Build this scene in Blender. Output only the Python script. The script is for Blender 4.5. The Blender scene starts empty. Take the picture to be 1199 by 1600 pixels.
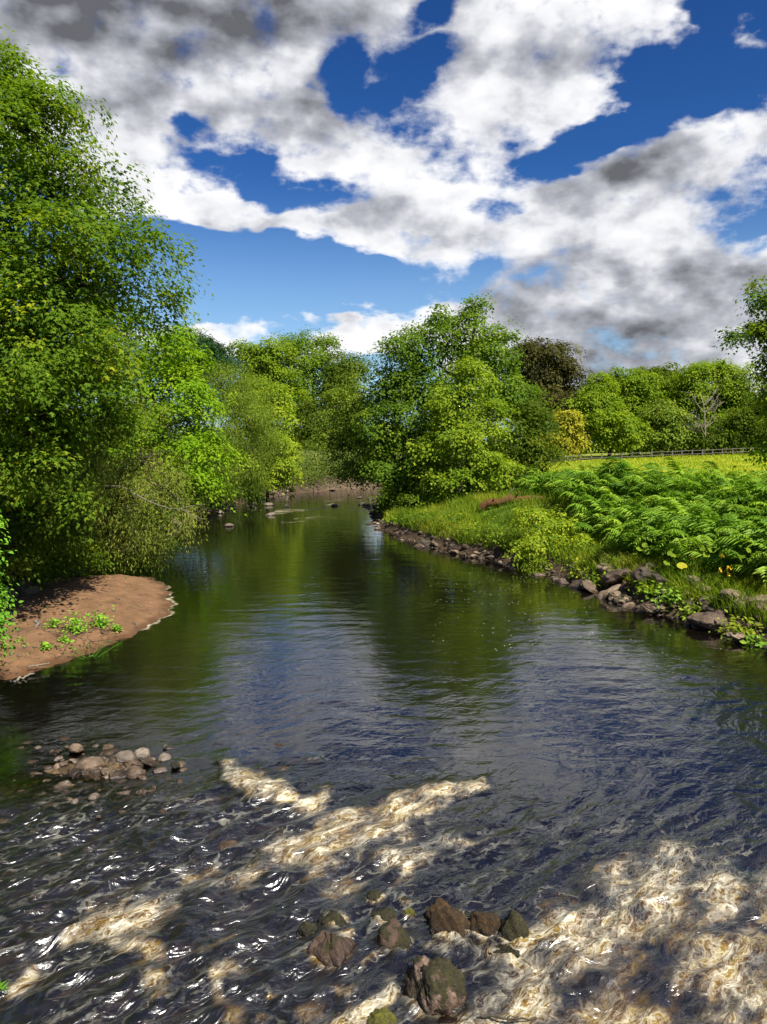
import bpy, math
import numpy as np

rng = np.random.default_rng(7)
scene = bpy.context.scene
C = scene.collection

# ---------------------------------------------------------------- camera
H = 4.5                      # eye height above the river (standing on a low bridge)
F = 1202.0                   # focal length in photo pixels (1199 x 1600)
PITCH = math.radians(5.2)
SP, CP = math.sin(PITCH), math.cos(PITCH)
cam_d = bpy.data.cameras.new('camera')
cam = bpy.data.objects.new('camera', cam_d)
C.objects.link(cam)
cam.location = (0, 0, H)
cam.rotation_euler = (math.radians(90) - PITCH, 0, 0)
cam_d.sensor_width = 36
cam_d.lens = 36 * F / 1600
cam_d.clip_start = 0.1
cam_d.clip_end = 4000
scene.camera = cam

def ray(px, py):
    u, v = (px - 599.5) / F, (py - 800) / F
    return np.array([u, CP - v * SP, -SP - v * CP])
def at(px, py, Y):
    """world point seen at a photo pixel, at ground distance Y"""
    d = ray(px, py)
    return np.array([0, 0, H]) + d * (Y / d[1])
def on(px, py, z=0.0):
    d = ray(px, py)
    return np.array([0, 0, H]) + d * ((z - H) / d[2])
def to_px(x, y, z=0.0):
    dz = z - H
    dep = y * CP - dz * SP
    up = y * SP + dz * CP
    return 599.5 + F * x / dep, 800 - F * up / dep

# ---------------------------------------------------------------- light
SUN_EL, SUN_AZ = 52.0, 140.0     # degrees; azimuth clockwise from +Y
sun_d = bpy.data.lights.new('sun', 'SUN')
sun_d.energy = 5.0
sun_d.angle = math.radians(0.6)
sun_d.color = (1.0, 0.95, 0.86)
sun = bpy.data.objects.new('sun', sun_d)
C.objects.link(sun)
sun.rotation_euler = (math.radians(90 - SUN_EL), 0, math.radians(180 - SUN_AZ))
sun.location = (30, -50, 60)

scene.view_settings.view_transform = 'Standard'
scene.view_settings.look = 'None'
scene.view_settings.exposure = 1.15
scene.view_settings.gamma = 1
scene.cycles.use_denoising = True
scene.cycles.max_bounces = 6
scene.cycles.transparent_max_bounces = 8
scene.cycles.transmission_bounces = 4
scene.cycles.diffuse_bounces = 3
scene.cycles.glossy_bounces = 3
scene.cycles.caustics_reflective = False
scene.cycles.caustics_refractive = False

# ---------------------------------------------------------------- node helpers
class NT:
    def __init__(self, tree):
        self.t = tree
        self.n = tree.nodes
        self.l = tree.links
    def node(self, kind, **kw):
        nd = self.n.new(kind)
        for k, v in kw.items():
            setattr(nd, k, v)
        return nd
    def put(self, sock, v):
        if hasattr(v, 'is_output'):
            self.l.new(v, sock)
        elif v is not None:
            if hasattr(sock.default_value, '__len__') and not hasattr(v, '__len__'):
                v = (v,) * len(sock.default_value)
            if hasattr(v, '__len__') and len(v) == 3 and len(sock.default_value) == 4:
                v = (*v, 1)
            sock.default_value = v
    def math(self, op, a, b=None, c=None, clamp=False):
        nd = self.node('ShaderNodeMath', operation=op, use_clamp=clamp)
        for i, v in enumerate((a, b, c)):
            if v is not None:
                self.put(nd.inputs[i], v)
        return nd.outputs[0]
    def vmath(self, op, a, b=None, scale=None):
        nd = self.node('ShaderNodeVectorMath', operation=op)
        self.put(nd.inputs[0], a)
        if b is not None:
            self.put(nd.inputs[1], b)
        if scale is not None:
            self.put(nd.inputs['Scale'], scale)
        return nd.outputs['Value'] if op in ('LENGTH', 'DOT_PRODUCT', 'DISTANCE') else nd.outputs[0]
    def noise(self, vec, scale, detail=4, rough=0.55, dist=0.0, ntype='FBM', out='Fac', lac=2.0):
        nd = self.node('ShaderNodeTexNoise')
        nd.noise_type = ntype
        self.put(nd.inputs['Vector'], vec)
        self.put(nd.inputs['Scale'], scale)
        self.put(nd.inputs['Detail'], detail)
        self.put(nd.inputs['Roughness'], rough)
        self.put(nd.inputs['Lacunarity'], lac)
        self.put(nd.inputs['Distortion'], dist)
        return nd.outputs[0] if out == 'Fac' else nd.outputs['Color']
    def smooth(self, v, lo, hi, a=0.0, b=1.0):
        nd = self.node('ShaderNodeMapRange', interpolation_type='SMOOTHSTEP')
        for i, x in enumerate((v, lo, hi, a, b)):
            self.put(nd.inputs[i], x)
        return nd.outputs[0]
    def lin(self, v, lo, hi, a=0.0, b=1.0):
        nd = self.node('ShaderNodeMapRange')
        for i, x in enumerate((v, lo, hi, a, b)):
            self.put(nd.inputs[i], x)
        return nd.outputs[0]
    def mix(self, fac, a, b, blend='MIX'):
        nd = self.node('ShaderNodeMix', data_type='RGBA', blend_type=blend)
        self.put(nd.inputs[0], fac)
        self.put(nd.inputs[6], a)
        self.put(nd.inputs[7], b)
        return nd.outputs[2]
    def ramp(self, fac, stops):
        nd = self.node('ShaderNodeValToRGB')
        cr = nd.color_ramp
        while len(cr.elements) < len(stops):
            cr.elements.new(0.5)
        for e, (p, c) in zip(cr.elements, stops):
            e.position = p
            e.color = (*c, 1)
        self.put(nd.inputs[0], fac)
        return nd.outputs[0]
    def attr(self, name, out='Fac'):
        nd = self.node('ShaderNodeAttribute', attribute_name=name)
        return nd.outputs[out]
    def bump(self, h, strength, dist, normal=None):
        nd = self.node('ShaderNodeBump')
        self.put(nd.inputs['Height'], h)
        self.put(nd.inputs['Strength'], strength)
        self.put(nd.inputs['Distance'], dist)
        if normal is not None:
            self.put(nd.inputs['Normal'], normal)
        return nd.outputs[0]
    def mixsh(self, fac, a, b):
        nd = self.node('ShaderNodeMixShader')
        self.put(nd.inputs[0], fac)
        self.l.new(a, nd.inputs[1])
        self.l.new(b, nd.inputs[2])
        return nd.outputs[0]

def material(name):
    m = bpy.data.materials.new(name)
    m.use_nodes = True
    nt = NT(m.node_tree)
    nt.n.clear()
    out = nt.node('ShaderNodeOutputMaterial')
    return m, nt, out

def principled(nt, color, rough=0.6, spec=0.3, normal=None):
    p = nt.node('ShaderNodeBsdfPrincipled')
    nt.put(p.inputs['Base Color'], color)
    nt.put(p.inputs['Roughness'], rough)
    nt.put(p.inputs['Specular IOR Level'], spec)
    if normal is not None:
        nt.put(p.inputs['Normal'], normal)
    return p.outputs[0]

# ---------------------------------------------------------------- sky
world = bpy.data.worlds.new('World')
scene.world = world
world.use_nodes = True
w = NT(world.node_tree)
w.n.clear()
w_out = w.node('ShaderNodeOutputWorld')
bg = w.node('ShaderNodeBackground')
bg.inputs['Strength'].default_value = 0.062
w.l.new(bg.outputs[0], w_out.inputs['Surface'])
sky = w.node('ShaderNodeTexSky', sky_type='NISHITA')
sky.sun_disc = False
sky.sun_elevation = math.radians(SUN_EL)
sky.sun_rotation = math.radians(SUN_AZ)
sky.air_density = 1.0
sky.dust_density = 0.4
sky.ozone_density = 3.0
tc = w.node('ShaderNodeTexCoord')
direc = w.vmath('NORMALIZE', tc.outputs['Generated'])
sep = w.node('ShaderNodeSeparateXYZ')
w.l.new(direc, sep.inputs[0])
dx, dy, dz = sep.outputs
zc = w.math('MAXIMUM', dz, 0.0)
el = w.math('ARCSINE', dz)
az = w.math('ARCTAN2', dx, dy)
cxyz = w.node('ShaderNodeCombineXYZ')
w.put(cxyz.inputs[0], az)
w.put(cxyz.inputs[1], el)
ang = cxyz.outputs[0]
inv = w.math('DIVIDE', 1.0, w.math('ADD', zc, 0.42))
plane = w.vmath('SCALE', direc, scale=inv)
cx2 = w.node('ShaderNodeCombineXYZ')
sp2 = w.node('ShaderNodeSeparateXYZ')
w.l.new(plane, sp2.inputs[0])
w.put(cx2.inputs[0], sp2.outputs[0])
w.put(cx2.inputs[1], sp2.outputs[1])
w.put(cx2.inputs[2], w.math('MULTIPLY', dz, 2.6))
pl = cx2.outputs[0]
# warp the cloud layout so that nothing keeps a round edge
wn1 = w.vmath('SUBTRACT', w.noise(pl, 2.2, 4, 0.6, out='Color'), (0.5, 0.5, 0.5))
wn2 = w.vmath('SUBTRACT', w.noise(pl, 7.0, 4, 0.6, out='Color'), (0.5, 0.5, 0.5))
angw = w.vmath('ADD', ang, w.vmath('MULTIPLY', wn1, (0.24, 0.14, 0)))
angw = w.vmath('ADD', angw, w.vmath('MULTIPLY', wn2, (0.085, 0.065, 0)))

def blob(px, py, rx, ry, rot=0.0, vec=None):
    d = ray(px, py)
    a0 = math.atan2(d[0], d[1])
    e0 = math.asin(d[2] / np.linalg.norm(d))
    mp = w.node('ShaderNodeMapping', vector_type='TEXTURE')
    mp.inputs['Location'].default_value = (a0, e0, 0)
    mp.inputs['Rotation'].default_value = (0, 0, math.radians(rot))
    mp.inputs['Scale'].default_value = (1.5 * rx / F, 1.5 * ry / F, 1)
    w.l.new(angw if vec is None else vec, mp.inputs[0])
    g = w.node('ShaderNodeTexGradient', gradient_type='SPHERICAL')
    w.l.new(mp.outputs[0], g.inputs[0])
    return g.outputs['Fac']

CLOUDS = [
    (350, 30, 430, 95, 1.5, 0), (40, 80, 230, 150, 1.2, 0), (270, 180, 190, 90, 1.1, 0), (440, 160, 200, 80, 1.0, 0),
    (580, 245, 200, 85, 1.0, -8), (500, 335, 180, 50, 1.0, -6), (660, 345, 150, 48, 1.0, 0), (330, 300, 110, 40, .8, 0),
    (250, 315, 110, 35, .6, 0), (800, 345, 170, 32, 1.0, 18), (870, 310, 90, 30, .6, 25),
    (850, 80, 180, 160, 1.7, 0), (640, 25, 130, 60, 1.0, 0), (690, 190, 110, 60, .6, 0), (930, 160, 70, 60, .7, 0),
    (1000, 240, 140, 85, 1.2, 20), (1140, 190, 140, 60, 1.2, 15), (1110, 280, 130, 55, 1.0, 10),
    (920, 400, 190, 75, 1.3, 20), (980, 480, 260, 100, 1.5, 0), (1170, 480, 220, 110, 1.5, 0), (800, 450, 100, 60, 1.1, 0),
    (880, 545, 180, 60, 1.3, 0), (1020, 330, 120, 60, 1.0, 25), (1100, 560, 200, 60, 1.1, 0),
    (1085, 28, 40, 45, .8, 40), (1195, 75, 40, 60, .8, 0), (565, 535, 80, 30, 1.1, 8), (370, 497, 120, 18, .55, 0), (350, 530, 130, 25, .55, 0),
    (700, 440, 50, 28, .6, 45), (620, 467, 30, 10, .7, 0), (520, 425, 45, 12, .5, 10), (350, 372, 60, 16, .5, 10), (1110, 140, 60, 25, .5, 20),
    (360, 250, 85, 38, -1.9, 5), (600, 165, 70, 50, -1.2, -20), (525, 100, 40, 40, -.9, -40), (665, 95, 60, 50, -.9, 0), (687, 8, 30, 25, -1.3, 0),
    (470, 300, 85, 22, -1.5, 0), (1160, 345, 80, 45, -1.2, 0), (1080, 90, 130, 70, -1.0, 20), (800, 255, 120, 45, -1.1, 0),
    (450, 430, 330, 60, -1.1, 0), (220, 400, 120, 60, -.8, 0), (960, 590, 60, 20, -.5, 0),
    (860, 250, 90, 34, -1.3, 25), (950, 195, 80, 30, -1.2, 35), (1040, 130, 100, 40, -1.2, 25), (1150, 110, 90, 34, -1.0, 10), (610, 455, 150, 40, -1.3, 0), (430, 470, 160, 25, -.8, 0),
]
DARKS = [
    (380, 35, 330, 85, 1.0, 0), (120, 40, 220, 90, .45, 0), (850, 100, 110, 90, .12, 0), (960, 270, 120, 60, .55, 20), (1075, 235, 60, 40, .5, 0),
    (1000, 490, 260, 60, .40, 0), (1160, 435, 150, 40, .75, 8), (880, 470, 130, 40, .40, 0), (900, 565, 230, 45, .40, 0), (1130, 560, 200, 50, .35, 0),
    (250, 190, 90, 40, .3, 0), (820, 440, 60, 30, .4, 0),
]
dens = hole = None
for (x, y, rx, ry, a, r) in CLOUDS:
    g = blob(x, y, rx, ry, r)
    if a > 0:
        dens = w.math('MULTIPLY', g, a) if dens is None else w.math('MULTIPLY_ADD', g, a, dens)
    else:
        hole = w.math('MULTIPLY', g, a) if hole is None else w.math('MULTIPLY_ADD', g, a, hole)
full = dens
dens = w.math('ADD', w.math('MINIMUM', w.math('MULTIPLY', dens, 1.6), 1.05), w.math('MULTIPLY', hole, 0.78))
dark = None
for (x, y, rx, ry, a, r) in DARKS:
    g = blob(x, y, rx, ry, r)
    dark = w.math('MULTIPLY', g, a) if dark is None else w.math('MULTIPLY_ADD', g, a, dark)
def billow(vec):
    a = w.noise(vec, 6.0, 10, 0.64)
    b = w.math('ABSOLUTE', w.math('SUBTRACT', w.noise(vec, 11.0, 6, 0.55), 0.5))
    return w.math('ADD', w.math('MULTIPLY', a, 0.8), w.math('SUBTRACT', 0.22, w.math('MULTIPLY', b, 1.3)))
puff = w.vmath('MULTIPLY', direc, (1.0, 1.0, 1.55))
f1 = billow(puff)
sunv = np.array([-.25, -.55, .8]) * 0.05
g1 = w.noise(puff, 9.0, 5, 0.5)
f2 = w.noise(w.vmath('ADD', puff, tuple(sunv * .6)), 9.0, 5, 0.5)
big = w.noise(pl, 0.9, 2, 0.5)
D = w.math('MULTIPLY_ADD', w.math('SUBTRACT', f1, 0.5), 2.5, dens)
D = w.math('MULTIPLY_ADD', w.math('SUBTRACT', big, 0.5), 0.6, D)
fwd = w.vmath('DOT_PRODUCT', direc, (0.0, math.cos(math.radians(10)), math.sin(math.radians(10))))
D = w.math('ADD', D, w.smooth(fwd, 0.80, 0.66, 0.0, 0.34))     # the same broken cover goes on round the whole sky
D = w.math('SUBTRACT', D, 0.48)
alpha = w.smooth(D, -0.12, 0.58)
relief = w.math('MULTIPLY', w.math('SUBTRACT', g1, f2), 2.4)
thick = w.smooth(w.math('MULTIPLY_ADD', D, 0.6, w.math('MULTIPLY', full, 0.4)), 0.2, 1.3)
lowf = w.noise(puff, 7.0, 5, 0.5)
shade = w.math('MULTIPLY_ADD', thick, 0.30, w.math('MULTIPLY', dark, 0.55))
shade = w.math('MULTIPLY_ADD', w.math('SUBTRACT', lowf, 0.5), 0.32, shade)
shade = w.math('SUBTRACT', shade, relief)
ccol = w.ramp(shade, [(0.0, (7.6, 7.6, 7.7)), (0.28, (6.3, 6.35, 6.6)), (0.55, (3.7, 3.8, 4.2)), (0.80, (2.1, 2.18, 2.45)), (1.0, (1.05, 1.08, 1.2))])
hsv = w.node('ShaderNodeHueSaturation')
hsv.inputs['Saturation'].default_value = 1.22
hsv.inputs['Value'].default_value = 1.0
w.l.new(sky.outputs[0], hsv.inputs['Color'])
gam = w.node('ShaderNodeGamma')
gam.inputs['Gamma'].default_value = 1.45
w.l.new(w.mix(1.0, hsv.outputs[0], (0.16, 0.18, 0.20, 1), 'MULTIPLY'), gam.inputs['Color'])
blue = w.mix(1.0, gam.outputs[0], (4.3, 4.0, 3.85, 1), 'MULTIPLY')
blue = w.mix(w.smooth(el, math.radians(19), math.radians(2), 0.0, 0.62), blue, (3.6, 5.6, 7.4, 1))      # paler towards the horizon
w.l.new(w.mix(alpha, blue, ccol), bg.inputs['Color'])
world.cycles.sampling_method = 'MANUAL'
world.cycles.sample_map_resolution = 1024

# ---------------------------------------------------------------- numpy noise
def _hash(ix, iy, seed):
    h = (ix.astype(np.int64) * 374761393 + iy.astype(np.int64) * 668265263 + seed * 974711) & 0xFFFFFFFF
    h = ((h ^ (h >> 13)) * 1274126177) & 0xFFFFFFFF
    h = (h ^ (h >> 16)) & 0xFFFF
    return h / 65535.0
def noise2(x, y, seed=0):
    ix, iy = np.floor(x), np.floor(y)
    fx, fy = x - ix, y - iy
    def g(ox, oy):
        a = _hash(ix + ox, iy + oy, seed) * 2 * np.pi
        return np.cos(a) * (fx - ox) + np.sin(a) * (fy - oy)
    sx, sy = fx ** 3 * (fx * (fx * 6 - 15) + 10), fy ** 3 * (fy * (fy * 6 - 15) + 10)
    a = g(0, 0) * (1 - sx) + g(1, 0) * sx
    b = g(0, 1) * (1 - sx) + g(1, 1) * sx
    return (a * (1 - sy) + b * sy) * 1.5
def fbm(x, y, oct=4, seed=0, gain=0.5):
    s, a = 0, 1.0
    for i in range(oct):
        s = s + a * noise2(x, y, seed + i * 17)
        x, y, a = x * 2.03, y * 2.03, a * gain
    return s
def sstep(x, a, b):
    t = np.clip((x - a) / (b - a), 0, 1)
    return t * t * (3 - 2 * t)
def unit(v):
    return v / np.maximum(np.linalg.norm(v, axis=-1, keepdims=True), 1e-9)

# ---------------------------------------------------------------- mesh helpers
def mesh_np(name, verts, faces, mat=None, attrs=None, smooth=False):
    """faces: one (n,k) integer array or a list of such arrays"""
    if not isinstance(faces, list):
        faces = [faces]
    me = bpy.data.meshes.new(name)
    me.vertices.add(len(verts))
    me.vertices.foreach_set('co', np.ascontiguousarray(verts, dtype=np.float32).ravel())
    idx = np.concatenate([f.ravel() for f in faces]).astype(np.int32)
    tot = np.concatenate([np.full(len(f), f.shape[1]) for f in faces])
    st = np.concatenate([[0], np.cumsum(tot)[:-1]]).astype(np.int32)
    me.loops.add(len(idx))
    me.loops.foreach_set('vertex_index', idx)
    me.polygons.add(len(st))
    me.polygons.foreach_set('loop_start', st)
    me.polygons.foreach_set('use_smooth', np.full(len(st), smooth, dtype=bool))
    me.update(calc_edges=True)
    for k, v in (attrs or {}).items():
        a = me.attributes.new(k, 'FLOAT', 'POINT')
        a.data.foreach_set('value', np.ascontiguousarray(v, dtype=np.float32))
    if mat:
        me.materials.append(mat)
    return me
def obj(name, me, parent=None, label=None, cat=None, group=None, kind=None, loc=None):
    o = bpy.data.objects.new(name, me)
    C.objects.link(o)
    if parent is not None:
        o.parent = parent
    if loc is not None:
        o.location = loc
    for k, v in (('label', label), ('category', cat), ('group', group), ('kind', kind)):
        if v:
            o[k] = v
    return o
def thing(name, label, cat, loc=(0, 0, 0), group=None):
    return obj(name, None, None, label, cat, group, None, tuple(float(c) for c in loc))

class MB:
    """collects pieces of one mesh"""
    def __init__(self):
        self.v, self.f, self.a, self.n = [], [], {}, 0
    def add(self, v, f, **attrs):
        f = f if isinstance(f, list) else [f]
        self.f += [g + self.n for g in f]
        self.v.append(v)
        for k, x in attrs.items():
            self.a.setdefault(k, []).append(np.broadcast_to(x, len(v)))
        self.n += len(v)
    def mesh(self, name, mat, smooth=False, off=None):
        v = np.concatenate(self.v)
        if off is not None:
            v = v - np.asarray(off)
        return mesh_np(name, v, self.f, mat, {k: np.concatenate(x) for k, x in self.a.items()}, smooth)

def tube(mb, pts, radii, sides=6):
    pts = np.asarray(pts, float)
    radii = np.asarray(radii, float)
    n = len(pts)
    tan = unit(np.gradient(pts, axis=0))
    ref = np.array([0, 0, 1.0]) if abs(tan[0][2]) < 0.9 else np.array([1.0, 0, 0])
    u = unit(np.cross(tan, ref))
    v = np.cross(tan, u)
    a = np.arange(sides) * 2 * np.pi / sides
    ring = pts[:, None] + radii[:, None, None] * (np.cos(a)[None, :, None] * u[:, None] + np.sin(a)[None, :, None] * v[:, None])
    V = np.concatenate([ring.reshape(-1, 3), pts[-1:]])
    i = np.arange(n - 1)[:, None] * sides
    j = np.arange(sides)[None]
    q = np.stack([i + j, i + (j + 1) % sides, i + sides + (j + 1) % sides, i + sides + j], -1).reshape(-1, 4)
    e = (n - 1) * sides
    cap = np.stack([e + j[0], e + (j[0] + 1) % sides, np.full(sides, n * sides)], -1)
    mb.add(V, [q, cap])

def bezier(p0, p1, p2, n):
    t = np.linspace(0, 1, n)[:, None]
    return (1 - t) ** 2 * p0 + 2 * t * (1 - t) * p1 + t * t * p2

# ---------------------------------------------------------------- materials
def leaf_material(name, dark, mid, light, trans=0.45, rough=0.6, spec=0.07):
    m, nt, out = material(name)
    tone = nt.attr('tone')
    col = nt.ramp(tone, [(0.0, dark), (0.5, mid), (1.0, light)])
    p = principled(nt, col, rough, spec)
    t = nt.node('ShaderNodeBsdfTranslucent')
    nt.put(t.inputs[0], nt.mix(1.0, col, (1.5, 1.5, 0.5, 1), 'MULTIPLY'))
    nt.l.new(nt.mixsh(trans, p, t.outputs[0]), out.inputs[0])
    return m
LEAF = {
    'sycamore': leaf_material('leaf_sycamore', (0.045, 0.096, 0.007), (0.105, 0.180, 0.011), (0.312, 0.337, 0.018)),
    'sycamore_mid': leaf_material('leaf_sycamore_mid', (0.047, 0.100, 0.009), (0.103, 0.179, 0.014), (0.236, 0.294, 0.019)),
    'maple': leaf_material('leaf_maple', (0.094, 0.191, 0.008), (0.164, 0.284, 0.009), (0.281, 0.382, 0.017), .4),
    'lime': leaf_material('leaf_lime', (0.110, 0.189, 0.013), (0.208, 0.286, 0.018), (0.338, 0.378, 0.026), .4),
    'willow': leaf_material('leaf_willow', (0.101, 0.143, 0.023), (0.194, 0.228, 0.034), (0.371, 0.379, 0.062), .3),
    'olive': leaf_material('leaf_olive', (0.078, 0.122, 0.013), (0.138, 0.195, 0.018), (0.227, 0.289, 0.025), .3),
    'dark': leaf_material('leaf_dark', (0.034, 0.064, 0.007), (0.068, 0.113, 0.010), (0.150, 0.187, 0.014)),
    'pine': leaf_material('leaf_pine', (0.013, 0.037, 0.013), (0.022, 0.060, 0.016), (0.050, 0.094, 0.022), .15),
    'copper': leaf_material('leaf_copper', (0.037, 0.037, 0.013), (0.065, 0.062, 0.016), (0.119, 0.119, 0.025), .3),
    'gold': leaf_material('leaf_gold', (0.163, 0.175, 0.013), (0.300, 0.288, 0.022), (0.450, 0.400, 0.037), .35),
    'far': leaf_material('leaf_far', (0.075, 0.131, 0.009), (0.135, 0.216, 0.013), (0.260, 0.325, 0.020)),
    'fern': leaf_material('leaf_fern', (0.066, 0.145, 0.012), (0.139, 0.255, 0.018), (0.262, 0.373, 0.035), .35, .55, .15),
    'weed': leaf_material('leaf_weed', (0.088, 0.213, 0.019), (0.163, 0.338, 0.025), (0.275, 0.425, 0.037), .35),
    'grass': leaf_material('leaf_grass', (0.077, 0.136, 0.009), (0.155, 0.219, 0.013), (0.310, 0.295, 0.032), .35),
    'meadow': leaf_material('leaf_meadow', (0.184, 0.253, 0.012), (0.281, 0.335, 0.016), (0.421, 0.405, 0.030), .3),
}
def bark_material(name, a, b):
    m, nt, out = material(name)
    tcn = nt.node('ShaderNodeTexCoord').outputs['Object']
    n = nt.noise(nt.vmath('MULTIPLY', tcn, (6, 6, 1.5)), 2.5, 6, .65)
    col = nt.ramp(n, [(.3, a), (.7, b)])
    nt.l.new(principled(nt, col, .9, .1, nt.bump(n, .7, .03)), out.inputs[0])
    return m
BARK = bark_material('bark', (.018, .015, .011), (.075, .062, .045))
BARK_PALE = bark_material('bark_pale', (.09, .078, .055), (.22, .19, .14))
WOOD_GREY = bark_material('weathered_wood', (.07, .062, .05), (.17, .15, .125))
LOG = bark_material('rotten_log', (.024, .015, .008), (.14, .070, .022))

# ---------------------------------------------------------------- terrain
RY = np.array([-60, 4, 10, 14, 16.4, 22, 27, 31.5, 36, 40, 46, 55, 61, 64, 67, 70, 74, 78, 140])
RX = np.array([13, 11, 10, 9, 8.4, 6.75, 5.3, 2.7, .9, -.2, -.6, -.6, -.9, .3, 3, 6, 8, 8.2, 8.2])
LY = np.array([-60, 4, 10, 12.5, 16, 20, 25, 30, 38, 50, 60, 66, 70, 73, 76, 79, 95, 140])
LX = np.array([-11, -9.5, -8.6, -8.2, -9.0, -9.6, -10.2, -10.6, -11.3, -11.3, -9.6, -8.2, -6.2, -3.2, 2, 8.2, 8.2, 8.2])
GB_C = on(165, 1200)
SAND = np.array([on(px, py)[:2] for px, py in [(12, 1060), (70, 1044), (125, 1028), (172, 1008), (222, 986), (262, 962), (268, 940), (262, 921), (235, 904),
                                               (180, 902), (110, 907), (40, 918), (-60, 930), (-130, 980), (-70, 1036)]])
def poly_sd(x, y, P):
    """signed distance, positive inside"""
    d = np.full(x.shape, 1e9)
    ins = np.zeros(x.shape, bool)
    for i in range(len(P)):
        a, b = P[i - 1], P[i]
        e = b - a
        wx, wy = x - a[0], y - a[1]
        t = np.clip((wx * e[0] + wy * e[1]) / (e @ e), 0, 1)
        d = np.minimum(d, np.hypot(wx - t * e[0], wy - t * e[1]))
        c = (a[1] > y) != (b[1] > y)
        xi = (b[0] - a[0]) * (y - a[1]) / (b[1] - a[1] + 1e-12) + a[0]
        ins ^= c & (x < xi)
    return np.where(ins, d, -d)
def sand_z(x, y):
    sd = poly_sd(x, y, SAND)
    sd = sd + .17 * fbm(x * 1.5, y * 1.5, 4, 5)
    return np.where(sd > 0, .55 * (1 - np.exp(-sd * .60)), np.maximum(sd * .30, sd * .10 - .06))
def banks(x, y):
    wob = .35 * fbm(x * .0 + 3.3, y * .45, 3, 11)
    return np.interp(y, LY, LX) + wob, np.interp(y, RY, RX) + .4 * fbm(x * 0 + 9.1, y * .5, 3, 12)
def field_z(x, y):
    return 1.55 + .035 * np.clip(x - 25, -12, 60) + .12 * fbm(x * .06, y * .06, 3, 21)
def terrain(x, y):
    xl, xr = banks(x, y)
    dl, dr = x - xl, xr - x
    d = np.minimum(dl, dr)
    n = fbm(x * .5, y * .5, 4, 31)
    bed = -np.minimum(1.1, .12 + .30 * np.clip(d, 0, 9)) + .08 * n
    shal = sstep(y, 12.6, 10.8) * sstep(x, 3.0, -1.5)
    bed = bed * (1 - shal) + shal * (-.20 + .05 * fbm(x * 2, y * 2, 3, 33))
    shal2 = sstep(y, 8.5, 6.5) * sstep(x, -1.5, 3.0)
    bed = bed * (1 - shal2) + shal2 * (-.32 + .05 * fbm(x * 2, y * 2, 3, 33))
    g = np.exp(-(((x - GB_C[0]) / 1.75) ** 2 + ((y - GB_C[1] - .05) / .85) ** 2) ** 1.2)
    bed = bed + .225 * g
    rif = np.exp(-((y - 56 - .4 * (x + 5)) / 3.0) ** 2)
    bed = np.maximum(bed, bed * (1 - .75 * rif))
    # right bank: stony toe, grassy slope, crest, pasture
    e = np.clip(-dr, 0, None)
    fz = field_z(x, y)
    crest = np.interp(y, [0, 20, 34, 48, 70], [1.0, 1.0, .95, .6, .7])
    rb = .62 * sstep(e, -.1, 1.1) + (fz * crest - .62) * sstep(e, .8, 8.0) * .95 + .05 * n * np.clip(e, 0, 1) * (1 - .6 * sstep(e, 6, 10))
    rb = np.where(e > 8, np.maximum(rb, (fz * crest) * .95 + (fz - fz * crest * .95) * sstep(e, 8, 30)), rb)
    lc = np.interp(y, [20, 28, 33, 42], [9.5, 8.8, 5.2, 5.2])
    rb = rb + .95 * np.exp(-((e - lc) / np.where(e > lc, 4.2 + (9.5 - lc), 4.2 - .4 * (9.5 - lc))) ** 2) * sstep(y, 13, 17) * sstep(y, 46, 36)
    f = np.clip(-dl, 0, None)
    lb = .9 * sstep(f, -.1, 1.6) + 2.4 * sstep(f, 1.0, 9) + 1.5 * sstep(f, 8, 40) + .25 * n * np.clip(f / 2, 0, 1)
    z = np.where(dr < 0, rb, np.where(dl < 0, lb, bed))
    return z

def axis(*segs):
    out = []
    for a, b, s in segs:
        out.append(np.arange(a, b, s))
    return np.concatenate(out)
gx = axis((-900, -200, 70), (-200, -40, 8), (-40, -14, .9), (-14, 12, .28), (12, 40, .7), (40, 100, 4), (100, 901, 80))
gy = axis((-300, -20, 28), (-20, 3, 1.5), (3, 45, .30), (45, 90, .6), (90, 140, 2.5), (140, 300, 16), (300, 1501, 120))
X, Y = np.meshgrid(gx, gy)
Z = terrain(X, Y)
XL, XR = banks(X, Y)
dr_, dl_ = XR - X, X - XL
fieldm = sstep(-dr_, 5.5, 9.0) * (Y < 400)
grassm = np.clip(sstep(-dr_ + .5 * fbm(X, Y, 3, 41), .9, 1.6) + .55 * sstep(-dl_ + .8 * fbm(X * .7, Y * .7, 3, 42), 2.0, 4.0), 0, 1)
bedm = ((dr_ > 0) & (dl_ > 0)).astype(float)
farg = sstep(Y, 68, 73) * sstep(X, 1, -1) * sstep(-dl_, 2.2, 1.2) * (dl_ < 0)
ny, nx = X.shape
ii = np.arange(ny - 1)[:, None] * nx + np.arange(nx - 1)[None]
quads = np.stack([ii, ii + 1, ii + nx + 1, ii + nx], -1).reshape(-1, 4)

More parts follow.
